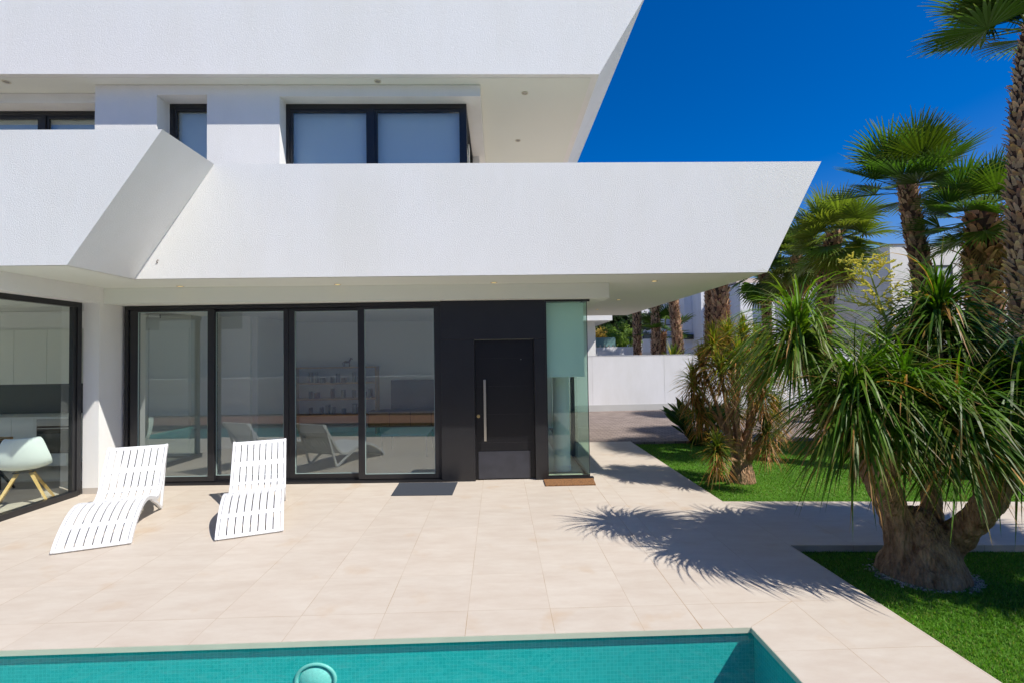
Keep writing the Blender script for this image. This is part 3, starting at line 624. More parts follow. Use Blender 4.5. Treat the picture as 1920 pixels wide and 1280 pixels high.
# downlights ---------------------------------------------------------
def downlight(px, py, z, lit):
    p = onz(px, py, z)
    r = empty('downlight', (p.x, p.y, z)); r.parent = villa; r.matrix_parent_inverse = Matrix.Translation((1, -3.8, 0))
    b = MB(); vs = []; fs = []; n = 28
    for (rr_, dz) in ((.052, 0), (.050, -.006), (.040, -.006), (.036, .0), ):
        for k in range(n): vs.append((rr_*math.cos(6.2832*k/n), rr_*math.sin(6.2832*k/n), dz-.0012))
    for i in range(3):
        for k in range(n): fs.append((i*n+k, i*n+(k+1) % n, (i+1)*n+(k+1) % n, (i+1)*n+k))
    b.raw(vs, fs); b.build('ring', RINGM, parent=r, smooth=True)
    b = MB(); b.tube([(0, 0, -.0015), (0, 0, -.0035)], .034, 24); b.build('lens', LAMPY if lit else LAMPO, parent=r)
for (px, py) in ((338, 537), (633, 533.5), (926, 530), (1227, 527), (1160, 562), (1120, 580)): downlight(px, py, ZS-.005, True)
for (px, py) in ((12, 154), (708, 153), (984, 175), (971, 264)): downlight(px, py, ZR-.007, False)
# little hook hole on the parapet face
p = at(297, 491, YB); b = MB(); b.tube([(p.x-.012, YB-.002, p.z-.02), (p.x-.014, YB-.014, p.z), (p.x, YB-.016, p.z+.02), (p.x+.012, YB-.012, p.z+.014)], .0045, 8)
vb(b, 'wall_hook', simple('rusty_wire', (.12, .07, .05), .8))
# ------------------------------------------------------------------ interior furniture
def thing(name, label, cat, loc=(0, 0, 0), group=None):
    e = empty(name, loc); tag(e, label, cat, group); return e
def loc(b, n, m, p, **k):
    o = b.build(n, m, **k); o.parent = p; o.matrix_parent_inverse = Matrix.Translation(-Vector(p.location)); return o
# kitchen run
t = thing('kitchen_cabinets', 'pale grey kitchen units with dark splashback seen through the left window', 'kitchen unit', (-8, 5.0, 0))
b = MB(); yk = 5.0
for i, x in enumerate([-10.4, -9.8, -9.2, -8.6, -8.0]): b.box(x+.003, x+.597, yk, yk+.02, .12, .90)
b.box(-7.4, -7.09, yk, yk+.02, .12, .90); b.box(-10.4, -7.09, yk+.021, yk+.6, .1, .895); b.box(-7.997, -7.403, yk, yk+.02, .12, .30)
loc(b, 'base_unit', CABW, t)
b = MB(); b.box(-10.4, -7.06, yk-.02, yk+.62, .90, .935); loc(b, 'worktop', CABW, t)
b = MB()
for i in range(6): b.box(-10.4+i*.56, -10.4+i*.56+.554, yk+.2, yk+.22, 1.48, 2.42)
b.box(-10.4, -7.05, yk+.221, yk+.6, 1.48, 2.43); loc(b, 'wall_unit', CABW, t)
b = MB(); b.box(-10.4, -7.05, yk+.58, yk+.6, .936, 1.479); loc(b, 'splashback', CABD, t)
b = MB(); b.box(-10.6, -7.0, yk+.25, yk+.65, 2.432, 2.735); loc(b, 'bulkhead', INWALL, t)
p = at(70, 780, yk); q = at(136, 830, yk)
b = MB(); b.box(p.x, q.x, yk-.012, yk-.002, .32, .78); b.box(p.x+.01, q.x-.01, yk-.016, yk-.0122, .36, .70, 1); b.box(p.x, q.x, yk-.014, yk-.002, .785, .895, 2); b.box(p.x+.03, q.x-.03, yk-.05, yk-.035, .735, .75, 2)
loc(b, 'oven', [BLACK, TVM, simple('oven_steel', (.4, .4, .4), .35, metal=.8)], t)
# tall cabinets beside the sliding doors
t = thing('tall_cabinet', 'tall pale built-in cupboard with flush doors behind the leftmost sliding pane', 'cupboard', (-6.2, 6.2, 0))
b = MB(); b.box(-7.0, -5.75, 6.2, 6.8, .002, 2.5); b.box(-7.02, -5.74, 6.19, 6.81, 2.5, 2.735); loc(b, 'carcass', CABW, t)
b = MB()
for x0_, x1_ in ((-6.98, -6.54), (-6.535, -5.77)):
    for z0_, z1_ in ((.08, .86), (.865, 1.72), (1.725, 2.48)): b.box(x0_+.003, x1_-.003, 6.18, 6.199, z0_+.003, z1_-.003)
loc(b, 'cupboard_door', CABW, t)
# shelving, television, sideboard, coffee table
ys_ = 8.45
p0 = at(548, 690, ys_); p1 = at(705, 690, ys_)
t = thing('shelving_unit', 'open brown wooden shelving unit against the back wall of the living room', 'shelf', (p0.x, ys_, 0))
b = MB()
for zz in (1.60, 1.22, .84, .46): b.box(p0.x, p1.x, ys_, ys_+.35, zz, zz+.035)
for xx in (p0.x, p1.x-.03): b.box(xx, xx+.03, ys_+.01, ys_+.34, .003, 1.598)
loc(b, 'shelf_board', WOOD, t)
b = MB()
rr2 = random.Random(5)
x = p0.x+.1
while x < p1.x-.2:
    for zz in (1.256, .876, .496):
        if rr2.random() < .4: b.box(x, x+rr2.uniform(.03, .09), ys_+.08, ys_+.25, zz, zz+rr2.uniform(.12, .26), rr2.randrange(3))
    x += .13
tag(b.build('book_row', [simple('book_dark', (.05, .05, .06), .7), simple('book_cream', (.2, .18, .15), .7), simple('book_brown', (.16, .08, .05), .7)]), 'rows of books and small ornaments on the living room shelves', 'books', kind='stuff')
def horse(px, py, Y, z):
    p = at(px, py, Y)
    b = MB(); s = 1.0
    b.tube([(-.07, 0, .10), (-.03, 0, .115), (.03, 0, .115), (.07, 0, .12)], [.022, .03, .03, .026], 10)
    b.tube([(.06, 0, .12), (.09, 0, .17), (.10, 0, .205)], [.024, .018, .014], 8); b.tube([(.09, 0, .205), (.12, 0, .195), (.15, 0, .175)], [.016, .014, .009], 8)
    for lx_ in (-.065, .065):
        for ly_ in (-.016, .016): b.tube([(lx_, ly_, .10), (lx_+.006, ly_, .05), (lx_, ly_, 0)], [.012, .008, .008], 6)
    b.tube([(-.085, 0, .11), (-.105, 0, .07), (-.10, 0, .03)], [.01, .008, .004], 6); b.tube([(.095, 0, .205), (.092, 0, .228)], [.006, .002], 5)
    o = b.build('horse_figurine', WOODD, smooth=True); o.location = (p.x, Y, z); return o
tag(horse(524, 680, 8.6, 1.636), 'dark horse figurine seen through the second sliding pane from the left', 'figurine', 'horse figurines')
t2 = at(524, 690, 8.6); b = MB(); b.box(t2.x-.2, t2.x+.25, 8.4, 8.8, .003, 1.635)
tag(b.build('wall_cupboard', WOODD), 'dark narrow cupboard under the left horse figurine by the back wall', 'cupboard')
tag(horse(650, 678, 8.6, 1.636), 'dark horse figurine on the right of the shelving unit top', 'figurine', 'horse figurines')
p0 = at(733, 712, 8.75); p1 = at(842, 768, 8.75)
t = thing('television', 'large flat black television on the sideboard of the living room', 'television', (p0.x, 8.75, 0))
b = MB(); b.box(p0.x, p1.x, 8.75, 8.80, p1.z, p0.z); loc(b, 'bezel', BLACK, t)
b = MB(); b.box(p0.x+.012, p1.x-.012, 8.744, 8.749, p1.z+.015, p0.z-.012); loc(b, 'screen', TVM, t)
b = MB(); b.box(p0.x+.15, p0.x+.35, 8.70, 8.84, .56, .565); b.box(p0.x+.24, p0.x+.26, 8.76, 8.79, .565, p1.z); loc(b, 'stand', BLACK, t)
p0 = at(690, 775, 8.4)
t = thing('sideboard', 'long low wooden sideboard under the television', 'sideboard', (p0.x, 8.4, 0))
b = MB(); b.box(p0.x, p1.x+.4, 8.4, 8.85, .18, .558); loc(b, 'carcass', WOODD, t)
b = MB()
for i in range(4): b.box(p0.x+.02+i*.5, p0.x+.5+i*.5, 8.38, 8.399, .2, .54)
loc(b, 'drawer_front', WOOD, t)
a = onz(715, 858, 0); c = onz(800, 858, 0)
t = thing('coffee_table', 'square white coffee table with thin metal legs inside the rightmost sliding pane', 'table', (a.x, a.y, 0))
b = MB(); b.box(a.x, c.x, a.y, a.y+.9, .40, .43); loc(b, 'tabletop', PLASW, t)
for xx, yy in ((a.x, a.y), (c.x-.025, a.y), (a.x, a.y+.875), (c.x-.025, a.y+.875)):
    b = MB(); b.box(xx, xx+.025, yy, yy+.025, .004, .40); loc(b, 'leg', simple('grey_metal', (.4, .4, .4), .4, metal=.7), t)
# shell chair by the kitchen window
def shell_chair(loc3, rz, label, seatm, legm, group=None):
    t = empty('shell_chair', loc3, rz); t.scale = (1.14, 1.14, 1.06); tag(t, label, 'chair', group)
    nu, nv = 14, 14; vs = []; fs = []
    prof = [(.24, .40), (.22, .435), (.12, .435), (.0, .42), (-.10, .425), (-.18, .46), (-.225, .54), (-.25, .63), (-.265, .72), (-.27, .80), (-.272, .84)]
    for i, (y, z) in enumerate(prof):
        u = i/(len(prof)-1)
        hw = .20+.05*math.sin(min(1, u*2)*math.pi*.5)-(.10*max(0, u-.6)/.4)
        for k in range(nv+1):
            s = -1+2*k/nv; e = abs(s)**2.5
            lift = .055*e*(1-u) + .02*e; fwd = .10*e*min(1, max(0, (u-.25)/.3))
            vs.append((s*hw, y+fwd, z+lift*(1 if u < .55 else .3)))
    n = nv+1
    for i in range(len(prof)-1):
        for k in range(nv): fs.append((i*n+k, i*n+k+1, (i+1)*n+k+1, (i+1)*n+k))
    b = MB(); b.raw(vs, fs); o = b.build('seat', seatm, parent=t, smooth=True)
    s = o.modifiers.new('solid', 'SOLIDIFY'); s.thickness = .012; s2 = o.modifiers.new('sub', 'SUBSURF'); s2.levels = 1; s2.render_levels = 2
    for sx_ in (-1, 1):
        for sy_ in (-1, 1):
            b = MB(); b.tube([(sx_*.05, sy_*.05, .41), (sx_*.23, sy_*.23, .004)], [.024, .015], 4); b.build('leg', legm, parent=t)
    b = MB(); b.box(-.09, .09, -.09, .09, .395, .41); b.build('bracket', BLACK, parent=t)
    return t
shell_chair((-6.0, 3.08, .004), math.radians(36), 'white moulded shell chair with splayed wooden legs behind the kitchen window', SHELL, WOODL)
shell_chair((-7.05, 3.6, .004), math.radians(-60), 'black dining chair at the left picture edge behind the kitchen window', BLACK, BLACK)
t = thing('dining_table', 'wooden dining table mostly cut off at the left edge inside the kitchen', 'table', (-7.6, 3.4, 0))
b = MB(); b.box(-8.6, -7.02, 3.1, 4.0, .72, .755); loc(b, 'tabletop', WOOD, t)
for xx, yy in ((-8.5, 3.2), (-7.15, 3.2), (-8.5, 3.9), (-7.15, 3.9)):
    b = MB(); b.box(xx-.03, xx+.03, yy-.03, yy+.03, .003, .72); loc(b, 'leg', BLACK, t)
# ------------------------------------------------------------------ sun loungers
PROF = [(0, .018), (.05, .075), (.12, .135), (.22, .20), (.34, .262), (.46, .303), (.58, .32), (.70, .313), (.82, .285), (.93, .25), (1.03, .222), (1.11, .215), (1.18, .232), (1.24, .275), (1.30, .345), (1.38, .465), (1.47, .61), (1.56, .745), (1.62, .835)]
def pline(tt):
    n = len(PROF)-1; x = tt*n; i = min(int(x), n-1); f = x-i
    return (PROF[i][0]*(1-f)+PROF[i+1][0]*f, PROF[i][1]*(1-f)+PROF[i+1][1]*f)
def pnorm(tt):
    a = pline(max(0, tt-.01)); c = pline(min(1, tt+.01)); d = Vector((c[0]-a[0], c[1]-a[1])).normalized(); return Vector((-d.y, d.x))
def ribbon(b, x0, x1, t0, t1, up, dn, n=40):
    vs = []
    for i in range(n+1):
        tt = t0+(t1-t0)*i/n; p = Vector(pline(tt)); nn = pnorm(tt)
        for xx, off in ((x0, up), (x1, up), (x1, dn), (x0, dn)):
            q = p+nn*off; vs.append((xx, q.x, q.y))
    fs = []
    for i in range(n):
        for k in range(4): fs.append((i*4+k, i*4+(k+1) % 4, (i+1)*4+(k+1) % 4, (i+1)*4+k))
    fs += [(0, 1, 2, 3), (n*4+3, n*4+2, n*4+1, n*4)]
    b.raw(vs, fs)
def make_lounger():
    W = .64; r = empty('sun_lounger')
    b = MB(); ns = 8; side = .03; inner = W-2*side; pitch = inner/ns; gap = .012
    for k in range(ns):
        a = side+k*pitch; ribbon(b, a+gap/2, a+pitch-gap/2, .004, .996, 0.0, -.014, 60)
    b.build('slat_surface', PLASW, parent=r)
    b = MB()
    for tt in (.012, .16, .36, .52, .64, .74, .86, .985):
        ribbon(b, side, W-side, tt-.012, tt+.012, -.0015, -.022, 3)
    b.build('cross_rail', PLASW, parent=r)
    for s_ in (0, W-side):
        b = MB(); ribbon(b, s_, s_+side, 0, 1, .004, -.040, 60); b.build('side_frame', PLASW, parent=r, bevel=.004)
        b = MB()
        top = Vector(pline(.97)); foot = Vector((1.30, .0))
        # straight rear leg from the top of the backrest, and curved strut back to the seat hump
        def bar(pts, wdt):
            vs = []
            for i, p in enumerate(pts):
                p = Vector(p); a = Vector(pts[max(0, i-1)]); c = Vector(pts[min(len(pts)-1, i+1)]); d = (c-a).normalized(); nn = Vector((-d.y, d.x))*wdt/2
                for xx, q in ((s_+.002, p+nn), (s_+side-.002, p+nn), (s_+side-.002, p-nn), (s_+.002, p-nn)): vs.append((xx, q.x, q.y))
            fs = []
            for i in range(len(pts)-1):
                for k in range(4): fs.append((i*4+k, i*4+(k+1) % 4, (i+1)*4+(k+1) % 4, (i+1)*4+k))
            m_ = len(pts)-1; fs += [(0, 1, 2, 3), (m_*4+3, m_*4+2, m_*4+1, m_*4)]
            b.raw(vs, fs)
        bar([(1.585, .745), (1.50, .50), (1.40, .22), (1.32, .012)], .038)
        bar([(1.325, .014), (1.24, .055), (1.12, .125), (.98, .185), (.84, .245)], .036)
        b.build('leg', PLASW, parent=r, bevel=.003)
    b = MB(); b.box(side, W-side, 1.40, 1.425, .23, .262); b.build('stretcher', PLASW, parent=r)
    return r
for i_, (u_, v_) in enumerate(PROF):
    if u_ > 1.2: PROF[i_] = (u_, .25+(v_-.25)*.88)
la = make_lounger(); lb = copy_tree(la)
def place(o, f0, f1):
    d = Vector((f1[0]-f0[0], f1[1]-f0[1])); o.location = (f0[0], f0[1], .001); o.rotation_euler = (0, 0, math.atan2(d.y, d.x))
place(la, (-4.085, 1.268), (-3.487, 1.511)); place(lb, (-2.673, 1.527), (-2.086, 1.761))
tag(la, 'white slatted plastic sun lounger nearest the kitchen window on the left', 'sun lounger', 'white slatted sun loungers')
tag(lb, 'white slatted plastic sun lounger standing nearer the middle of the sliding doors', 'sun lounger', 'white slatted sun loungers')
# ------------------------------------------------------------------ doormats
def matmesh(name, pts, h, m, label):
    b = MB(); b.prism([(p[0], p[1]) for p in pts], .0015, h, 'Z'); o = b.build(name, m, bevel=.002); tag(o, label, 'doormat'); return o
matmesh('doormat', [(-1.214, 3.066), (-.392, 3.03), (-.375, 3.70), (-1.235, 3.73)], .009, MATG, 'flat dark grey rectangular mat in front of the sliding doors')
m, nt, b_ = newmat('coir'); tc = N(nt, 'ShaderNodeTexCoord'); v = N(nt, 'ShaderNodeTexVoronoi'); v.feature = 'DISTANCE_TO_EDGE'; v.inputs['Scale'].default_value = 24
nz = N(nt, 'ShaderNodeTexNoise'); nz.inputs['Scale'].default_value = 220
nt.links.new(tc.outputs['Object'], v.inputs['Vector']); nt.links.new(tc.outputs['Object'], nz.inputs['Vector'])
cr_ = N(nt, 'ShaderNodeValToRGB'); cr_.color_ramp.elements[0].position = .03; cr_.color_ramp.elements[1].position = .06; cr_.color_ramp.elements[0].color = (.14, .065, .028, 1); cr_.color_ramp.elements[1].color = (.36, .17, .06, 1)
nt.links.new(v.outputs['Distance'], cr_.inputs[0]); mx = N(nt, 'ShaderNodeMix', data_type='RGBA', blend_type='MULTIPLY'); mx.inputs[0].default_value = .5
nt.links.new(cr_.outputs[0], mx.inputs[6]); nt.links.new(nz.outputs['Fac'], mx.inputs[7]); nt.links.new(mx.outputs[2], b_.inputs['Base Color']); b_.inputs['Roughness'].default_value = .95
bp = N(nt, 'ShaderNodeBump'); bp.inputs['Distance'].default_value = .006; nt.links.new(nz.outputs['Fac'], bp.inputs['Height']); nt.links.new(bp.outputs[0], b_.inputs['Normal'])
matmesh('doormat', [(.888, 3.37), (1.60, 3.37), (1.63, 3.715), (.89, 3.715)], .018, m, 'small brown coir doormat with dark pattern below the glazed corner')
# ------------------------------------------------------------------ boundary wall and driveway surroundings
b = MB(); b.prism([(1.2, 12.40), (26, 13.4), (26, 13.6), (1.2, 12.60)], -.1, 1.775, 'Z')
bw = empty('boundary_wall', (1.2, 12.4, 0)); tag(bw, 'long white rendered boundary wall across the driveway behind the garden', 'wall')
loc(b, 'wall', WHITE2, bw)
b = MB(); b.prism([(1.2, 12.394), (26, 13.394), (26, 13.399), (1.2, 12.399)], -.012, .19, 'Z'); loc(b, 'plinth', simple('grey_plinth', (.50, .50, .49), .85, var=.08), bw)
b = MB(); b.prism([(1.2, 12.392), (26, 13.392), (26, 13.61), (1.2, 12.61)], 1.776, 1.79, 'Z'); loc(b, 'cap', simple('cap_paint', (.7, .7, .7), .8), bw)
b = MB()
for i in range(9):
    x = 3.3+i*2.4; y = 12.40+(x-1.2)/24.8-.003; b.box(x, x+.006, y, y+.002, .2, 1.77)
loc(b, 'wall_joint', simple('joint_grey', (.55, .55, .54), .9), bw)  # thin grey strips marking the panel joints of the wall
# ------------------------------------------------------------------ neighbouring buildings
def house_box(t, x0, x1, y0, y1, z0, z1, m, nm='wall'):
    b = MB(); b.box(x0, x1, y0, y1, z0, z1); loc(b, nm, m, t)
def win(t, px0, py0, px1, py1, Y, gm=None, fr_=.06):
    p = at(px0, py0, Y-.03); q = at(px1, py1, Y-.03)
    b = MB(); x0, x1, z0, z1 = p.x, q.x, q.z, p.z
    b.box(x0, x0+fr_, Y-.06, Y-.002, z0, z1); b.box(x1-fr_, x1, Y-.06, Y-.002, z0, z1); b.box(x0+fr_, x1-fr_, Y-.06, Y-.002, z1-fr_, z1); b.box(x0+fr_, x1-fr_, Y-.06, Y-.002, z0, z0+fr_)
    f_ = loc(b, 'window', FRAME, t)
    b = MB(); b.box(x0+fr_, x1-fr_, Y-.03, Y-.02, z0+fr_, z1-fr_); o = b.build('pane', gm or NP); o.parent = f_
NP = simple('dark_reflective_pane', (.03, .06, .08), .15, spec=.4)
NPL = simple('curtained_pane', (.42, .44, .47), .3)
# canopy of the next house, left, beyond the wall
t = thing('neighbour_house', 'white canopy corner of a building just past the villa soffit', 'house', (3.4, 14, 0))
xk = at(1148, 596, 14).x; xf = at(1112, 640, 15.5).x
b = MB(); b.prism([(-4, 14), (xk, 14), (at(1114, 610, 17.6).x+.1, 17.6), (-4, 17.6)], 3.03, 3.6, 'Z'); loc(b, 'canopy', WHITE, t)
house_box(t, -4, xf, 15.0, 15.6, -.1, 3.03, WHITE)
# terrace wall with glass balustrade
t = thing('terrace_wall', 'white terrace wall with green glass balustrade behind the boundary wall', 'wall', (4, 18, 0))
p0 = at(1100, 651, 18); p1 = at(1187, 651, 18)
house_box(t, p0.x, p1.x, 18, 18.3, -.1, p0.z, WHITE2)
b = MB(); q0 = at(1113, 633, 18.1); q1 = at(1154, 648, 18.1); b.box(q0.x, q1.x, 18.1, 18.12, p0.z+.03, q0.z); loc(b, 'glass_balustrade', simple('green_glass', (.16, .28, .27), .1, spec=.6), t)
b = MB()
for i in range(5): xx = q0.x+(q1.x-q0.x)*(i+.5)/5; b.box(xx-.03, xx+.03, 18.08, 18.14, p0.z, p0.z+.1)
loc(b, 'clamp', STEEL, t)
# mid-distance house behind the row of palm trunks
def vblock(t, px0, px1, pyt, Y, dep, m, z0=-.1):
    p = at(px0, pyt, Y); q = at(px1, pyt, Y); house_box(t, p.x, q.x, Y, Y+dep, z0, p.z, m)
t = thing('neighbour_house', 'white two storey house with dark windows behind the row of palm trunks', 'house', (10, 30, 0))
vblock(t, 1186, 1284, 470, 30, 8, WHITE2)
vblock(t, 1281, 1312, 505, 28.5, 9.6, WHITE2)
win(t, 1202, 588, 1220, 618, 30); win(t, 1246, 579, 1283, 610, 30, NPL); win(t, 1205, 626, 1222, 648, 30); 
b = MB(); p = at(1200, 655, 29.2); q = at(1276, 633, 29.2); b.box(p.x, q.x, 29.1, 29.3, p.z-.2, q.z-.05); loc(b, 'balustrade', WHITE2, t)
b = MB(); p = at(1262, 628, 28.4); q = at(1300, 636, 28.4); b.box(p.x, q.x, 28.3, 28.42, q.z, p.z); loc(b, 'shutter_box', BLACK, t)
b = MB()
for (a_, c_) in ((1308, 608), (1316, 606)):
    p = at(a_, c_, 28.4); b.box(p.x-.1, p.x+.1, 28.25, 28.46, p.z-.12, p.z+.12)
loc(b, 'wall_lamp', BLACK, t)
t = thing('neighbour_house', 'white house with stepped bays and narrow windows right of the twin palm trunks', 'house', (14, 26, 0))
vblock(t, 1312, 1338, 470, 27, 8, WHITE2)
vblock(t, 1355, 1390, 536, 26, 9, WHITE2)
vblock(t, 1387, 1436, 531, 24.6, 10.4, WHITE2)
vblock(t, 1436, 1452, 540, 24.2, 10.8, WHITE2)
vblock(t, 1452, 1530, 512, 26.5, 8, WHITE2)
win(t, 1364, 561, 1377, 606, 26, BLACK); win(t, 1364, 622, 1378, 640, 26, BLACK); win(t, 1384, 622, 1389, 634, 24.6, BLACK)
win(t, 1497, 560, 1512, 600, 26.5); win(t, 1478, 618, 1512, 650, 26.5, BLACK)
b = MB(); p = at(1405, 520, 26); b.prism([(p.x-1.2, 25.2), (p.x+4, 25.2), (p.x+4, 29), (p.x-1.2, 29)], at(1400, 530, 25.2).z, at(1400, 522, 25.2).z, 'Z'); loc(b, 'roof', simple('roof_edge', (.52, .42, .36), .8), t)
# beige house at the right
t = thing('neighbour_house', 'beige flat roofed house behind the palms at the right edge', 'house', (24, 24, 0))
p = at(1668, 460, 22); q = at(1990, 460, 22)
house_box(t, p.x, q.x, 22, 30, -.1, p.z, BEIGE)
b = MB(); q2 = at(1612, 466, 25); b.prism([(p.x-.002, 22.0), (p.x-.002, 30), (q2.x, 30), (q2.x, 25)], -.1, p.z-.01, 'Z'); loc(b, 'wall', BEIGE, t)
b = MB(); b.box(p.x-.05, q.x, 21.95, 30.05, p.z, p.z+.06); loc(b, 'roof_edge', simple('dark_roof_edge', (.12, .1, .09), .7), t)
win(t, 1742, 498, 1788, 566, 22, NPL, .1); win(t, 1850, 612, 1880, 660, 22, BLACK, .1); win(t, 1700, 612, 1745, 668, 22, BLACK, .1)
b = MB(); a = at(1500, 652, 20.5); c = at(1990, 655, 20.5); b.box(a.x, c.x, 20.3, 20.6, -.1, a.z); loc(b, 'terrace_parapet', GREYR, t)
# ------------------------------------------------------------------ vegetation builders
def strand(b, p, d, L, wdt, droop, rg, cbase, ctip, n=8, curl=0.0, crease=False):
    p = Vector(p); d = Vector(d).normalized(); st = L/n
    side = d.cross(Vector((0, 0, 1)))
    if side.length < .05: side = Vector((rg.uniform(-1, 1), rg.uniform(-1, 1), 0))
    side.normalize(); side = (side + Vector((0, 0, rg.uniform(-.5, .5)))).normalized()
    tw = rg.uniform(-.25, .25); vs = []; cs = []
    for i in range(n+1):
        u = i/n; w_ = wdt*(min(1, .55+u*3))*(1-u**2.2)*.5
        vs += [p-side*w_, p+side*w_]
        k = max(0, (u-.72)/.28); c = tuple(cbase[j]*(1-k)+ctip[j]*k for j in range(3)); cs += [c, c]
        p = p+d*st
        d = (d+Vector((0, 0, -1))*droop*st*(1.0-max(0, -d.z)*.95)+Vector((rg.uniform(-1, 1), rg.uniform(-1, 1), 0))*curl*st).normalized()
        side = (side - d*side.dot(d)).normalized(); side = (Matrix.Rotation(tw/n*3, 3, d) @ side).normalized()
    fs = [(2*i, 2*i+1, 2*i+3, 2*i+2) for i in range(n)]
    b.raw(vs, fs, 0, cs)
def rosette(p, n, L, wdt, seed, up=.25, droop=2.2, green=(.06, .13, .018), tipc=(.22, .13, .04), deadfrac=.12, lean=(0, 0), stem=.14, base_dead=True):
    rg = random.Random(seed); b = MB(); p = Vector(p)
    for i in range(n):
        a = rg.uniform(0, 6.2832); u = rg.random()
        el = math.radians(-35+120*u**.85)
        d = Vector((math.cos(a)*math.cos(el)+lean[0], math.sin(a)*math.cos(el)+lean[1], math.sin(el)+up))
        g = rg.uniform(.55, 1.35)*(1.0+.25*u); c = (green[0]*g*(1+rg.uniform(-.1, .35)), green[1]*g, green[2]*g)
        tc_ = tipc if rg.random() < .55 else c; l = L*rg.uniform(.65, 1.12)
        if rg.random() < deadfrac*(1.6-u): c = (.42*g, .22*g, .06*g); tc_ = (.42, .22, .08); l *= .95; d.z -= .3
        q = p+Vector((rg.uniform(-.03, .03), rg.uniform(-.03, .03), -stem*(1-u)+rg.uniform(0, .05)))
        strand(b, q, d, l, wdt*rg.uniform(.6, 1.15), droop*rg.uniform(.65, 1.4), rg, c, tc_, curl=.35)
    return b
def fused(segs, name, m, parent, voxel=.02, rough=.012, nscale=9):
    """organic branching trunk: tapered tubes fused into one surface by voxel remesh"""
    b = MB()
    for pts, rad in segs: b.tube(pts, rad, 14)
    me = bpy.data.meshes.new(name); me.from_pydata(b.v, [], b.f)
    tmp = bpy.data.objects.new('tmp', me); COL.objects.link(tmp)
    r = tmp.modifiers.new('r', 'REMESH'); r.mode = 'VOXEL'; r.voxel_size = voxel
    sm = tmp.modifiers.new('s', 'SMOOTH'); sm.iterations = 4; sm.factor = .6
    dg = bpy.context.evaluated_depsgraph_get(); me2 = bpy.data.meshes.new_from_object(tmp.evaluated_get(dg))
    bpy.data.objects.remove(tmp)
    me2.name = name
    for v in me2.vertices:
        q = v.co; k = noise.fractal(q*nscale, 1, 2, 4)*rough + noise.noise(Vector((q.x*34, q.y*34, q.z*7)))*rough*.6
        v.co = v.co+v.normal*k
    me2.materials.clear(); me2.materials.append(m)
    me2.polygons.foreach_set('use_smooth', [True]*len(me2.polygons))
    o = bpy.data.objects.new(name, me2); COL.objects.link(o)
    o.parent = parent; o.matrix_parent_inverse = Matrix.Translation(-Vector(parent.location)); return o
def trunkmat(name, c1, c2, sc=6):
    m, nt, b_ = newmat(name); tc = N(nt, 'ShaderNodeTexCoord'); mp = N(nt, 'ShaderNodeMapping'); mp.inputs['Scale'].default_value = (1.8, 1.8, .55); nt.links.new(tc.outputs['Object'], mp.inputs[0])
    n1 = N(nt, 'ShaderNodeTexNoise'); n1.inputs['Scale'].default_value = sc; n1.inputs['Detail'].default_value = 9; n1.inputs['Roughness'].default_value = .7; nt.links.new(mp.outputs[0], n1.inputs['Vector'])
    cr = N(nt, 'ShaderNodeValToRGB'); cr.color_ramp.elements[0].position = .32; cr.color_ramp.elements[1].position = .68; cr.color_ramp.elements[0].color = (*c1, 1); cr.color_ramp.elements[1].color = (*c2, 1)
    nt.links.new(n1.outputs['Fac'], cr.inputs[0]); nt.links.new(cr.outputs[0], b_.inputs['Base Color']); b_.inputs['Roughness'].default_value = .9; b_.inputs['Specular IOR Level'].default_value = .2
    v = N(nt, 'ShaderNodeTexVoronoi'); v.inputs['Scale'].default_value = 26; nt.links.new(mp.outputs[0], v.inputs['Vector'])
    ad = N(nt, 'ShaderNodeMath', operation='ADD'); nt.links.new(v.outputs['Distance'], ad.inputs[0]); nt.links.new(n1.outputs['Fac'], ad.inputs[1])
    bp = N(nt, 'ShaderNodeBump'); bp.inputs['Strength'].default_value = 1.0; bp.inputs['Distance'].default_value = .035; nt.links.new(ad.outputs[0], bp.inputs['Height']); nt.links.new(bp.outputs[0], b_.inputs['Normal'])
    return m
PONY = trunkmat('ponytail_bark', (.12, .06, .03), (.55, .37, .22))
PONY2 = trunkmat('thin_trunk_bark', (.24, .12, .06), (.52, .34, .20), 9)
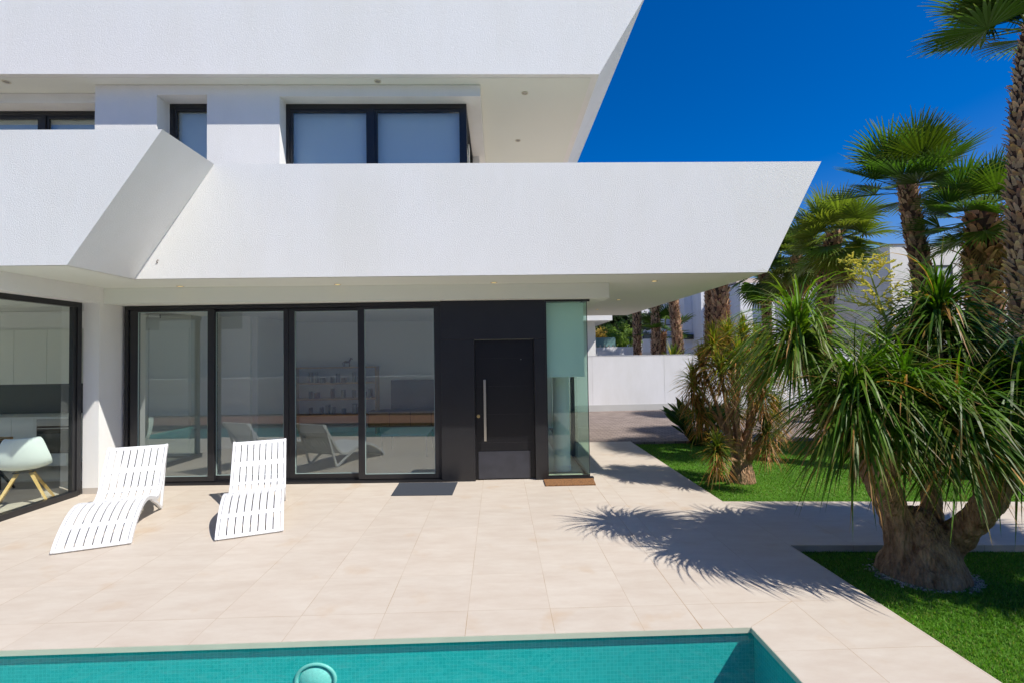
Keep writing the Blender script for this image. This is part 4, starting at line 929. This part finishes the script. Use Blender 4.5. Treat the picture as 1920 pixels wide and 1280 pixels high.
# ------------------------------------------------------------------ big ponytail palm
base = onz(1728, 1075, -.065); bx, by = base.x, base.y
pt = thing('ponytail_palm', 'large ponytail palm with swollen branching trunk and long drooping green leaves at the right', 'tree', (bx, by, -.065))
HA = at(1497, 645, .86); HB = at(1604, 765, .30); HC = at(1762, 600, .55); HD = at(1700, 765, .20); HE = at(1930, 750, .10); HF = at(1715, 665, .95); HG = at(1850, 720, .55); HH = at(1672, 715, .75); HI = at(1800, 800, .0); HJ = at(1805, 690, .75); HK = at(1650, 735, .5)
A = lambda px, py, Y: at(px, py, Y)
segs = [([(bx, by, -.10), (bx, by, .0), (bx, by, .10), (bx-.01, by, .22), (bx-.02, by, .36), (bx-.02, by, .50)], [.345, .32, .272, .225, .16, .08]),
        ([(bx-.12, by, .05), A(1690, 1010, by), A(1672, 950, by), A(1656, 880, .30), A(1640, 830, .33), HB], [.16, .13, .11, .09, .065, .045]),
        ([A(1672, 960, by+.05), A(1636, 900, .5), A(1570, 790, .7), A(1520, 700, .8), HA], [.10, .07, .055, .045, .04]),
        ([(bx+.02, by+.05, .1), A(1748, 985, by+.1), A(1746, 850, by+.1), A(1745, 720, .45), HC], [.17, .08, .07, .055, .04]),
        ([(bx+.08, by, .08), A(1782, 1018, by), A(1850, 950, .2), A(1893, 880, .15), HE], [.17, .125, .10, .088, .05]),
        ([A(1660, 900, .30), A(1690, 820, .25), HD], [.08, .055, .04]), ([A(1740, 850, by+.1), A(1735, 740, .8), HF], [.07, .05, .04]),
        ([A(1850, 945, .2), A(1850, 800, .4), HG], [.09, .055, .04]), ([A(1640, 880, .4), A(1665, 760, .7), HH], [.06, .045, .035]), ([A(1860, 930, .2), A(1825, 860, .05), HI], [.07, .05, .04]), ([A(1850, 800, .4), HJ], [.055, .04]), ([A(1640, 830, .33), HK], [.06, .035])]
fused(segs, 'trunk', PONY, pt, .018, .016)
GREEN = (.056, .128, .007)
for i, (h, n, L) in enumerate(((HA, 520, 1.0), (HB, 560, .92), (HC, 420, .80), (HD, 460, .80), (HE, 480, 1.05), (HF, 300, .85), (HG, 480, 1.0), (HH, 240, .8), (HI, 360, .80), (HJ, 420, .9), (HK, 300, .8))):
    loc(rosette(h, n, L, .0255, 100+i, up=.32 if i in (0, 2, 5) else .04, droop=4.0, green=GREEN if i != 0 else (.10, .19, .016), deadfrac=.10), 'leaf_head', LEAF, pt, fix=False)
# flower stalk
rg = random.Random(11); b = MB()
s0 = HH; s1 = A(1668, 620, .72); s2 = A(1652, 575, .7); s3 = A(1634, 520, .7); s4 = A(1622, 492, .7)
YEL = (.75, .66, .10); STK = (.30, .34, .08)
b.tube([s0, s1, s2, s3, s4], [.018, .014, .010, .006, .003], 8, c=STK)
def panicle(p0, d, L, lvl):
    n = 5; pts = [Vector(p0)]; d = Vector(d).normalized()
    for i in range(n):
        d = (d+Vector((rg.uniform(-1, 1), rg.uniform(-1, 1), rg.uniform(-.6, .8)))*.16).normalized(); pts.append(pts[-1]+d*L/n)
    r0 = .006 if lvl == 0 else .0022
    b.tube(pts, [r0*(1-.6*i/n) for i in range(n+1)], 5, c=STK if lvl == 0 else YEL)
    for i in range(1, n+1):
        if lvl < 1:
            for _ in range(2):
                panicle(pts[i], Vector((rg.uniform(-1, 1), rg.uniform(-1, 1), rg.uniform(-.5, .9)))+d*.5, L*rg.uniform(.3, .5), lvl+1)
        else:
            for _ in range(6):
                q = pts[i-1].lerp(pts[i], rg.random())+Vector((rg.uniform(-1, 1), rg.uniform(-1, 1), rg.uniform(-1, 1)))*.006; s = rg.uniform(.004, .0075)
                b.raw([q+Vector((s, 0, 0)), q+Vector((0, s, 0)), q+Vector((-s, 0, 0)), q+Vector((0, -s, 0)), q+Vector((0, 0, s)), q+Vector((0, 0, -s))], [(0, 1, 4), (1, 2, 4), (2, 3, 4), (3, 0, 4), (1, 0, 5), (2, 1, 5), (3, 2, 5), (0, 3, 5)], 0, YEL)
main = [s1.lerp(s2, .5), s2, s2.lerp(s3, .3), s2.lerp(s3, .6), s3, s3.lerp(s4, .5), s4]
for i, q in enumerate(main):
    for sgn in ((-1, 1) if i % 2 else (1, -1)):
        panicle(q, Vector((sgn*rg.uniform(.5, 1), rg.uniform(-.5, .5), rg.uniform(.1, .7))), .26-.015*i, 0)
loc(b, 'flower_stalk', tint_mat('flower_yellow', .7), pt)
# ring of pale gravel round the swollen base
b = MB(); rg = random.Random(2)
for _ in range(520):
    a = rg.choice((rg.gauss(3.5, .45), rg.gauss(5.6, .35))); r_ = .335+abs(rg.gauss(0, .035)); s = rg.uniform(.006, .016); x, y = bx+r_*math.cos(a), by+r_*math.sin(a)*.95; z = -.062
    g = rg.uniform(.15, .6); c = (g, g*.88, g*.74)
    b.raw([(x+s, y, z+s*.3), (x, y+s*rg.uniform(.6, 1), z+s*.3), (x-s, y, z+s*.3), (x, y-s, z+s*.3), (x, y, z+s*.9), (x, y, z-s*.2)], [(0, 1, 4), (1, 2, 4), (2, 3, 4), (3, 0, 4), (1, 0, 5), (2, 1, 5), (3, 2, 5), (0, 3, 5)], 0, c)
tag(b.build('gravel', tint_mat('pale_gravel', .8)), 'ring of pale gravel around the swollen ponytail palm base', 'gravel', kind='stuff')
# ------------------------------------------------------------------ second tree with tan and orange leaves
b2 = onz(1392, 902, -.065); cx, cyy = b2.x, b2.y
t = thing('ponytail_palm', 'smaller branching ponytail palm with dry orange and green leaves by the path', 'tree', (cx, cyy, -.065))
heads = [(1316, 676, 3.4), (1338, 644, 3.2), (1364, 630, 3.5), (1394, 628, 3.1), (1420, 640, 3.5), (1444, 668, 3.2), (1352, 690, 3.0), (1384, 672, 2.9), (1412, 690, 3.0), (1300, 716, 3.5), (1312, 770, 3.6), (1345, 840, 3.0), (1430, 735, 2.9), (1456, 770, 3.5), (1380, 765, 3.8), (1436, 805, 3.0)]
segs = [([(cx, cyy, -.1), (cx, cyy, .05), (cx, cyy, .2), (cx, cyy, .3)], [.19, .175, .13, .1])]
hp = [A(*h) for h in heads]; rg = random.Random(21)
stems = {0: (1360, 800, 3.35), 1: (1372, 780, 3.3), 2: (1384, 760, 3.35), 3: (1396, 780, 3.25), 4: (1415, 780, 3.4), 5: (1432, 800, 3.3)}
for i, h in enumerate(hp):
    s_ = A(*stems[i % 6]); start = Vector((cx+rg.uniform(-.09, .09), cyy+rg.uniform(-.07, .07), .2))
    mid = start.lerp(h, .5)+Vector((rg.uniform(-.05, .05), rg.uniform(-.05, .05), -.05))
    segs.append(([start, start.lerp(mid, .5)+Vector((0, 0, .03)), mid, mid.lerp(h, .5)+Vector((rg.uniform(-.03, .03), 0, .03)), h], [.055, .036, .028, .023, .018]))
fused(segs, 'trunk', PONY2, t, .013, .007, 16)
for i, h in enumerate(hp):
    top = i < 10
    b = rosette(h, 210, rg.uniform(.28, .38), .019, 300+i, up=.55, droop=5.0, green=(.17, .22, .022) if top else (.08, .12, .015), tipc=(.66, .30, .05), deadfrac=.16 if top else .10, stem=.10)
    r3 = random.Random(700+i)
    for _ in range(150 if top else 110):           # dry leaves hanging down along the branch
        a = r3.uniform(0, 6.2832); g = r3.uniform(.5, 1.4)
        c = (.36*g, .16*g, .045*g) if r3.random() < .65 else (.14*g, .15*g, .025*g)
        q = h+Vector((r3.uniform(-.04, .04), r3.uniform(-.04, .04), -r3.uniform(.02, .34)))
        strand(b, q, (math.cos(a), math.sin(a), r3.uniform(-.5, .5)), r3.uniform(.24, .42), .013, 11, r3, c, (.40*g, .20*g, .07*g), n=7, curl=.9)
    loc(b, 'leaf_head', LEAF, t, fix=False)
# ------------------------------------------------------------------ bird of paradise clump
sb_ = onz(1312, 834, -.065)
t = thing('bird_of_paradise', 'dark green clump of paddle shaped leaves beside the driveway', 'plant', (sb_.x, sb_.y, -.065))
rg = random.Random(31); b = MB()
for i in range(120):
    a = rg.uniform(0, 6.2832); ln = rg.uniform(.1, .85); H = rg.uniform(.55, 1.3)*(1-.25*ln)
    p0 = Vector((sb_.x+.12*math.cos(a), sb_.y+.12*math.sin(a), -.06)); d = Vector((math.cos(a)*ln, math.sin(a)*ln, 1)).normalized()
    p1 = p0+d*H*.55; p2 = p1+(d+Vector((math.cos(a), math.sin(a), 0))*.1).normalized()*H*.12
    g = rg.uniform(.6, 1.4); c = (.035*g, .075*g, .018*g)
    b.tube([p0, p0.lerp(p1, .5), p1, p2], [.011, .009, .007, .005], 5, c=c)
    L = rg.uniform(.30, .46); wd = rg.uniform(.028, .045); d2 = (d+Vector((math.cos(a), math.sin(a), 0))*.25+Vector((rg.uniform(-.15, .15), rg.uniform(-.15, .15), 0))).normalized()
    side = d2.cross(Vector((rg.uniform(-1, 1), rg.uniform(-1, 1), .2))).normalized(); nn = side.cross(d2).normalized()
    vs = []; n = 6
    for k in range(n+1):
        u = k/n; wv = wd*math.sin(math.pi*min(1, u*.93+.07))**.8; q = p2+d2*L*u-nn*(.06*u*u)
        vs += [q-side*wv+nn*.015*math.sin(math.pi*u), q, q+side*wv+nn*.015*math.sin(math.pi*u)]
    b.raw(vs, [(3*k, 3*k+1, 3*k+4, 3*k+3) for k in range(n)]+[(3*k+1, 3*k+2, 3*k+5, 3*k+4) for k in range(n)], 0, c)
loc(b, 'foliage', LEAF, t, fix=False)
# ------------------------------------------------------------------ fan palms
def fan_leaf(b, hub, direction, pet, R, rg, green, spread=2.1, nseg=34, droop=.35, dead=False):
    d = Vector(direction).normalized()
    side = d.cross(Vector((0, 0, 1)))
    if side.length < .05: side = Vector((1, 0, 0))
    side.normalize()
    pts = [Vector(hub)]; dd = d.copy()
    for i in range(4):
        dd = (dd+Vector((0, 0, -.035 if not dead else -.5))).normalized(); pts.append(pts[-1]+dd*pet/4)
    b.tube(pts, [.016, .012, .010, .009, .008], 5, c=(green[0]*1.8, green[1]*1.3, green[2]*1.2) if not dead else (.22, .14, .07))
    c0 = pts[-1]; up = side.cross(dd).normalized()
    fold = rg.uniform(.15, .4); tilt = rg.uniform(-.3, .3); 
    side = (Matrix.Rotation(tilt, 3, dd) @ side).normalized(); up = side.cross(dd).normalized()
    for k in range(nseg):
        th = -spread+2*spread*k/(nseg-1)+rg.uniform(-.02, .02); c_, s_ = math.cos(th), math.sin(th)
        l = R*(1-.22*(abs(th)/spread)**2)*rg.uniform(.88, 1.05)
        dirn = (dd*c_+side*s_+up*fold*abs(math.sin(th))*.6).normalized()
        tang = (side*c_-dd*s_).normalized(); half = spread/(nseg-1)
        q = c0.copy(); dv = dirn.copy(); vs = []; cs = []; ns = 6
        gg = rg.uniform(.75, 1.25)
        for i in range(ns+1):
            u = i/ns; r_ = l*u
            wv = max(.0025, half*min(r_, R*.52)*1.08*(1-max(0, (u-.50)/.50)**1.3))
            pl = up*(.25*wv if k % 2 else -.25*wv)
            vs += [q-tang*wv+pl, q+tang*wv-pl]
            kk = max(0, (u-.8)/.2)*.5; c = tuple(green[j]*gg*(1-kk)+(.25, .2, .08)[j]*kk for j in range(3)); cs += [c, c]
            g_ = droop*(max(0, u-.35)**1.2)*rg.uniform(.8, 1.2)
            dv = (dv+Vector((0, 0, -g_))).normalized(); q = q+dv*l/ns
        b.raw(vs, [(2*i, 2*i+1, 2*i+3, 2*i+2) for i in range(ns)], 0, cs)
def fan_palm(label, pts, rads, seed, nleaf, R, pet, green=(.06, .125, .014), skirt=0, flakes=1.0, nseg=32, elmin=-35, group='fan palms in the garden', cols=((.24, .125, .07), (.50, .31, .18)), fl=1.0, droop=.35, spread=2.1, name='fan_palm', crown=True):
    """pts: world polyline from the ground to the crown"""
    rg = random.Random(seed); pts = [Vector(p) for p in pts]
    t = thing(name, label, 'palm tree', tuple(pts[0]), group)
    b = MB(); b.tube(pts, [r*.86 for r in rads], 14, c=(.09, .05, .03))
    # leaf boots in a rising spiral
    lens = [0]
    for i in range(1, len(pts)): lens.append(lens[-1]+(pts[i]-pts[i-1]).length)
    tot = lens[-1]
    def P(s):
        for i in range(1, len(pts)):
            if s <= lens[i] or i == len(pts)-1:
                f = (s-lens[i-1])/(lens[i]-lens[i-1]); return pts[i-1].lerp(pts[i], f), rads[i-1]+(rads[i]-rads[i-1])*f
    rm = sum(rads)/len(rads); sp_ = rm*.30; n = int(tot/sp_*10*flakes*.95)
    for i in range(n):
        s = tot*(i+rg.random())/n; p, r = P(s); a = i*2.39996+rg.uniform(-.25, .25)
        rad = Vector((math.cos(a), math.sin(a), 0)); tg = Vector((-math.sin(a), math.cos(a), 0))
        L = r*rg.uniform(.35, .80); wv = r*rg.uniform(.10, .26); o_ = rg.uniform(.08, .48)*fl; tl = rg.uniform(-.35, .35)
        g = rg.random(); c = tuple(cols[0][j]*(1-g)+cols[1][j]*g for j in range(3)); ct = tuple(x*rg.uniform(1.1, 1.7) for x in c)
        q0 = p+rad*r*.84; q1 = q0+(Vector((0, 0, 1))+tg*tl)*L*.6+rad*r*o_*.45; q2 = q0+(Vector((0, 0, 1))+tg*tl)*L+rad*r*o_+tg*rg.uniform(-.3, .3)*wv
        vs = [q0-tg*wv, q0+tg*wv, q1+tg*wv*.85, q1-tg*wv*.85, q2+tg*wv*rg.uniform(.2, .5), q2-tg*wv*rg.uniform(.2, .5), q0-tg*wv*.9-rad*.1*r, q0+tg*wv*.9-rad*.1*r, q2-rad*r*.1]
        b.raw(vs, [(0, 1, 2, 3), (3, 2, 4, 5), (5, 4, 8), (0, 3, 5, 8, 6), (1, 7, 8, 4, 2)], 0, [c, c, c, c, ct, ct, c, c, c])
    loc(b, 'trunk', BARK, t, fix=False)
    if crown:
        b = MB(); top = pts[-1]
        for i in range(nleaf):
            a = i*2.39996+rg.uniform(-.3, .3); u = (i+.5)/nleaf; el = math.radians(82-(82-elmin)*u**.9)
            d = Vector((math.cos(a)*math.cos(el), math.sin(a)*math.cos(el), math.sin(el))); g = rg.uniform(.75, 1.3)
            gr = (green[0]*g*rg.uniform(.9, 1.4), green[1]*g, green[2]*g)
            fan_leaf(b, top-Vector((0, 0, rads[-1]*1.2*u)), d, pet*rg.uniform(.75, 1.15), R*rg.uniform(.85, 1.1), rg, gr, nseg=nseg, droop=droop*.9, spread=spread*rg.uniform(.85, 1.05))
        loc(b, 'crown', FAN, t, fix=False)
        if skirt:
            b = MB()
            for i in range(skirt):
                a = i*2.39996; d = Vector((math.cos(a), math.sin(a), rg.uniform(-1.2, -.3)))
                fan_leaf(b, top-Vector((0, 0, rads[-1]*rg.uniform(1, 3.5))), d, pet*.45, R*rg.uniform(.7, .95), rg, (.26, .17, .08), nseg=22, droop=1.2, spread=1.2, dead=True)
            loc(b, 'dead_skirt', FAN, t, fix=False)
    return t
gz = -.065
def col_(pxs, Y, gy=None):
    """trunk polyline through image points at depth Y, continued down to the ground"""
    p = [A(px, py, Y) for px, py in pxs]; q = p[0]; return [Vector((q.x+.02, Y, gz-.05))]+p
# P1 leaning palm, centre right
fan_palm('slender leaning fan palm standing second from the right behind the ponytail palm', col_([(1745, 700), (1738, 600), (1726, 500), (1713, 430), (1700, 346)], 5.6), [.23, .21, .19, .185, .18, .165], 1, 17, .86, .62, elmin=2, nseg=44, droop=.22)
# P2 thick trunk with dead skirt
fan_palm('stout fan palm with shaggy dead leaves just left of the tallest palm', col_([(1858, 700), (1850, 600), (1842, 500), (1842, 395)], 4.6), [.26, .25, .25, .26, .24], 2, 24, .68, .56, skirt=18, elmin=-35, nseg=42, fl=1.8, cols=((.30, .14, .07), (.62, .38, .22)))
# P3 tallest palm at right edge
fan_palm('tallest fan palm leaning in from the right edge of the photo', col_([(1935, 700), (1926, 520), (1920, 350), (1918, 200), (1922, 110), (1932, 45)], 3.2), [.26, .23, .22, .19, .15, .11, .09], 3, 18, .92, .55, elmin=8, nseg=42, cols=((.30, .18, .11), (.60, .42, .26)), fl=1.2)
# P4, P5 mid distance
fan_palm('bushy fan palm right behind the yellow flower stalk', col_([(1540, 640), (1548, 560), (1565, 440)], 9.0), [.25, .24, .22, .2], 4, 34, .84, .62, elmin=-48, nseg=34, skirt=8, droop=.8, green=(.13, .20, .03))
fan_palm('fan palm left of the bushy one against the balcony end', col_([(1492, 640), (1490, 560), (1494, 480)], 14.4), [.25, .22, .2, .2], 5, 30, .95, .75, elmin=-50, nseg=32, skirt=10, droop=.9, green=(.09, .15, .02))
# P6 twin trunks, crown hidden behind the balcony
fan_palm('thicker right trunk of the twin palms left of the orange leaved tree', col_([(1352, 660), (1350, 560), (1352, 430)], 14.2), [.34, .32, .31, .28], 6, 22, .95, 1.0, elmin=-60, nseg=26, droop=.9, flakes=1.2)
fan_palm('thinner left trunk of the twin palms left of the orange leaved tree', col_([(1331, 660), (1331, 560), (1328, 440)], 14.8), [.2, .2, .19, .18], 7, 16, .8, .8, elmin=-30, nseg=22)
fan_palm('fan palm whose drooping leaves hang at the balcony corner', col_([(1440, 640), (1436, 560), (1430, 500)], 16.5), [.22, .2, .2, .2], 17, 26, .85, .9, elmin=-70, nseg=24, droop=1.0)
# row of three trunks beyond the wall
ROW = 'row of palm trunks beyond the boundary wall'
fan_palm('rightmost and widest of the three palm trunks rising behind the boundary wall', col_([(1272, 660), (1264, 580), (1258, 480)], 17), [.24, .23, .22, .2], 8, 16, .8, .8, elmin=-20, nseg=20, cols=((.30, .17, .10), (.62, .42, .27)), group=ROW)
fan_palm('middle of the three palm trunks rising behind the boundary wall', col_([(1230, 660), (1229, 600), (1226, 470)], 17.6), [.22, .21, .2, .2], 9, 16, .8, .8, elmin=-20, nseg=20, cols=((.30, .17, .10), (.62, .42, .27)), group=ROW)
fan_palm('leftmost of the three palm trunks rising behind the boundary wall', col_([(1195, 660), (1194, 600), (1192, 500)], 18.6), [.21, .2, .19, .19], 10, 20, .9, .9, elmin=-50, nseg=20, cols=((.30, .17, .10), (.62, .42, .27)), group=ROW, droop=.8)
fan_palm('small young fan palm between the row of palm trunks', col_([(1243, 655), (1244, 622)], 18.0), [.16, .15, .14], 12, 12, .75, .8, elmin=-10, nseg=22, group=None, name='young_fan_palm')
# palms outside the frame on the right that shade the garden, as their shadows show
fan_palm('fan palm rising beyond the right picture edge', [(7.6, -1.2, gz), (7.6, -1.2, 3), (7.7, -1.2, 5.2)], [.25, .22, .2], 13, 26, .8, .8, nseg=24)
# spiky plant on the wall
p = A(1262, 672, 14.0); t = thing('yucca', 'spiky yellow striped plant just behind the boundary wall', 'plant', (p.x, 14.0, 1.2)); rg = random.Random(41); b = MB()
for i in range(60):
    a = rg.uniform(0, 6.28); el = math.radians(rg.uniform(5, 85)); g = rg.uniform(.7, 1.3)
    c = (.10*g, .15*g, .02*g) if rg.random() < .6 else (.35*g, .33*g, .04*g)
    strand(b, (p.x, 14.0, 1.55), (math.cos(a)*math.cos(el), math.sin(a)*math.cos(el), math.sin(el)), rg.uniform(.5, .85), .07, .5, rg, c, c, n=5)
loc(b, 'foliage', LEAF, t, fix=False)
b = MB(); b.tube([(p.x, 14, -.1), (p.x, 14, 1.56)], .08, 8, c=(.2, .13, .08)); loc(b, 'stem', BARK, t)
# shrubs
def shrub(label, c0, rad, n, seed, c1, c2, leaf=.06, name='shrub', cat='shrub'):
    rg = random.Random(seed); c0 = Vector(c0)
    t = thing(name, label, cat, (c0.x, c0.y, gz)); b = MB()
    cl = [(Vector((rg.gauss(0, .45), rg.gauss(0, .45), rg.gauss(0, .4))), rg.uniform(.25, .5)) for _ in range(26)]
    for _ in range(n):
        cc, r = rg.choice(cl); v = Vector((rg.gauss(0, 1), rg.gauss(0, 1), rg.gauss(0, 1))).normalized()*r*rg.uniform(.6, 1)
        q = cc+v; q = Vector((q.x*rad[0], q.y*rad[1], q.z*rad[2]))+c0
        if q.z < 0: continue
        a = Vector((rg.gauss(0, 1), rg.gauss(0, 1), rg.gauss(0, 1))).normalized(); s = a.orthogonal().normalized(); l = leaf*rg.uniform(.6, 1.3)
        g = rg.random(); k = rg.uniform(.7, 1.25); c = tuple((c1[j]*(1-g)+c2[j]*g)*k for j in range(3))
        b.raw([q, q+a*l*.5+s*l*.3, q+a*l, q+a*l*.5-s*l*.3], [(0, 1, 2, 3)], 0, c)
    loc(b, 'foliage', BUSHM, t, fix=False)
    b = MB(); b.tube([(c0.x, c0.y, gz-.05), (c0.x, c0.y, c0.z)], [.12, .06], 8, c=(.12, .08, .05)); loc(b, 'stem', BARK, t); return t
q = A(1168, 634, 20.5); shrub('bright green leafy bush beside the glass balustrade', (q.x, 20.5, q.z), (.75, .6, .6), 5200, 51, (.05, .12, .012), (.20, .30, .03), .10)
q = A(1108, 628, 21.5); shrub('small orange and yellow leaved bush behind the glass balustrade', (q.x+.3, 21.5, q.z), (.6, .5, .5), 2500, 52, (.2, .12, .02), (.4, .28, .03), .09)
q = A(1140, 600, 27); shrub('dark evergreen tree behind the bright green bush', (q.x, 27, q.z), (2.2, 1.6, 1.5), 8000, 53, (.015, .035, .01), (.04, .07, .015), .22, name='evergreen_tree', cat='tree')
q = A(1250, 640, 34); shrub('low dark hedge tree beyond the neighbouring houses', (A(1120, 600, 44).x, 44, 3.2), (4, 2, 2.2), 5000, 54, (.02, .05, .012), (.05, .09, .02), .3, name='evergreen_tree', cat='tree')
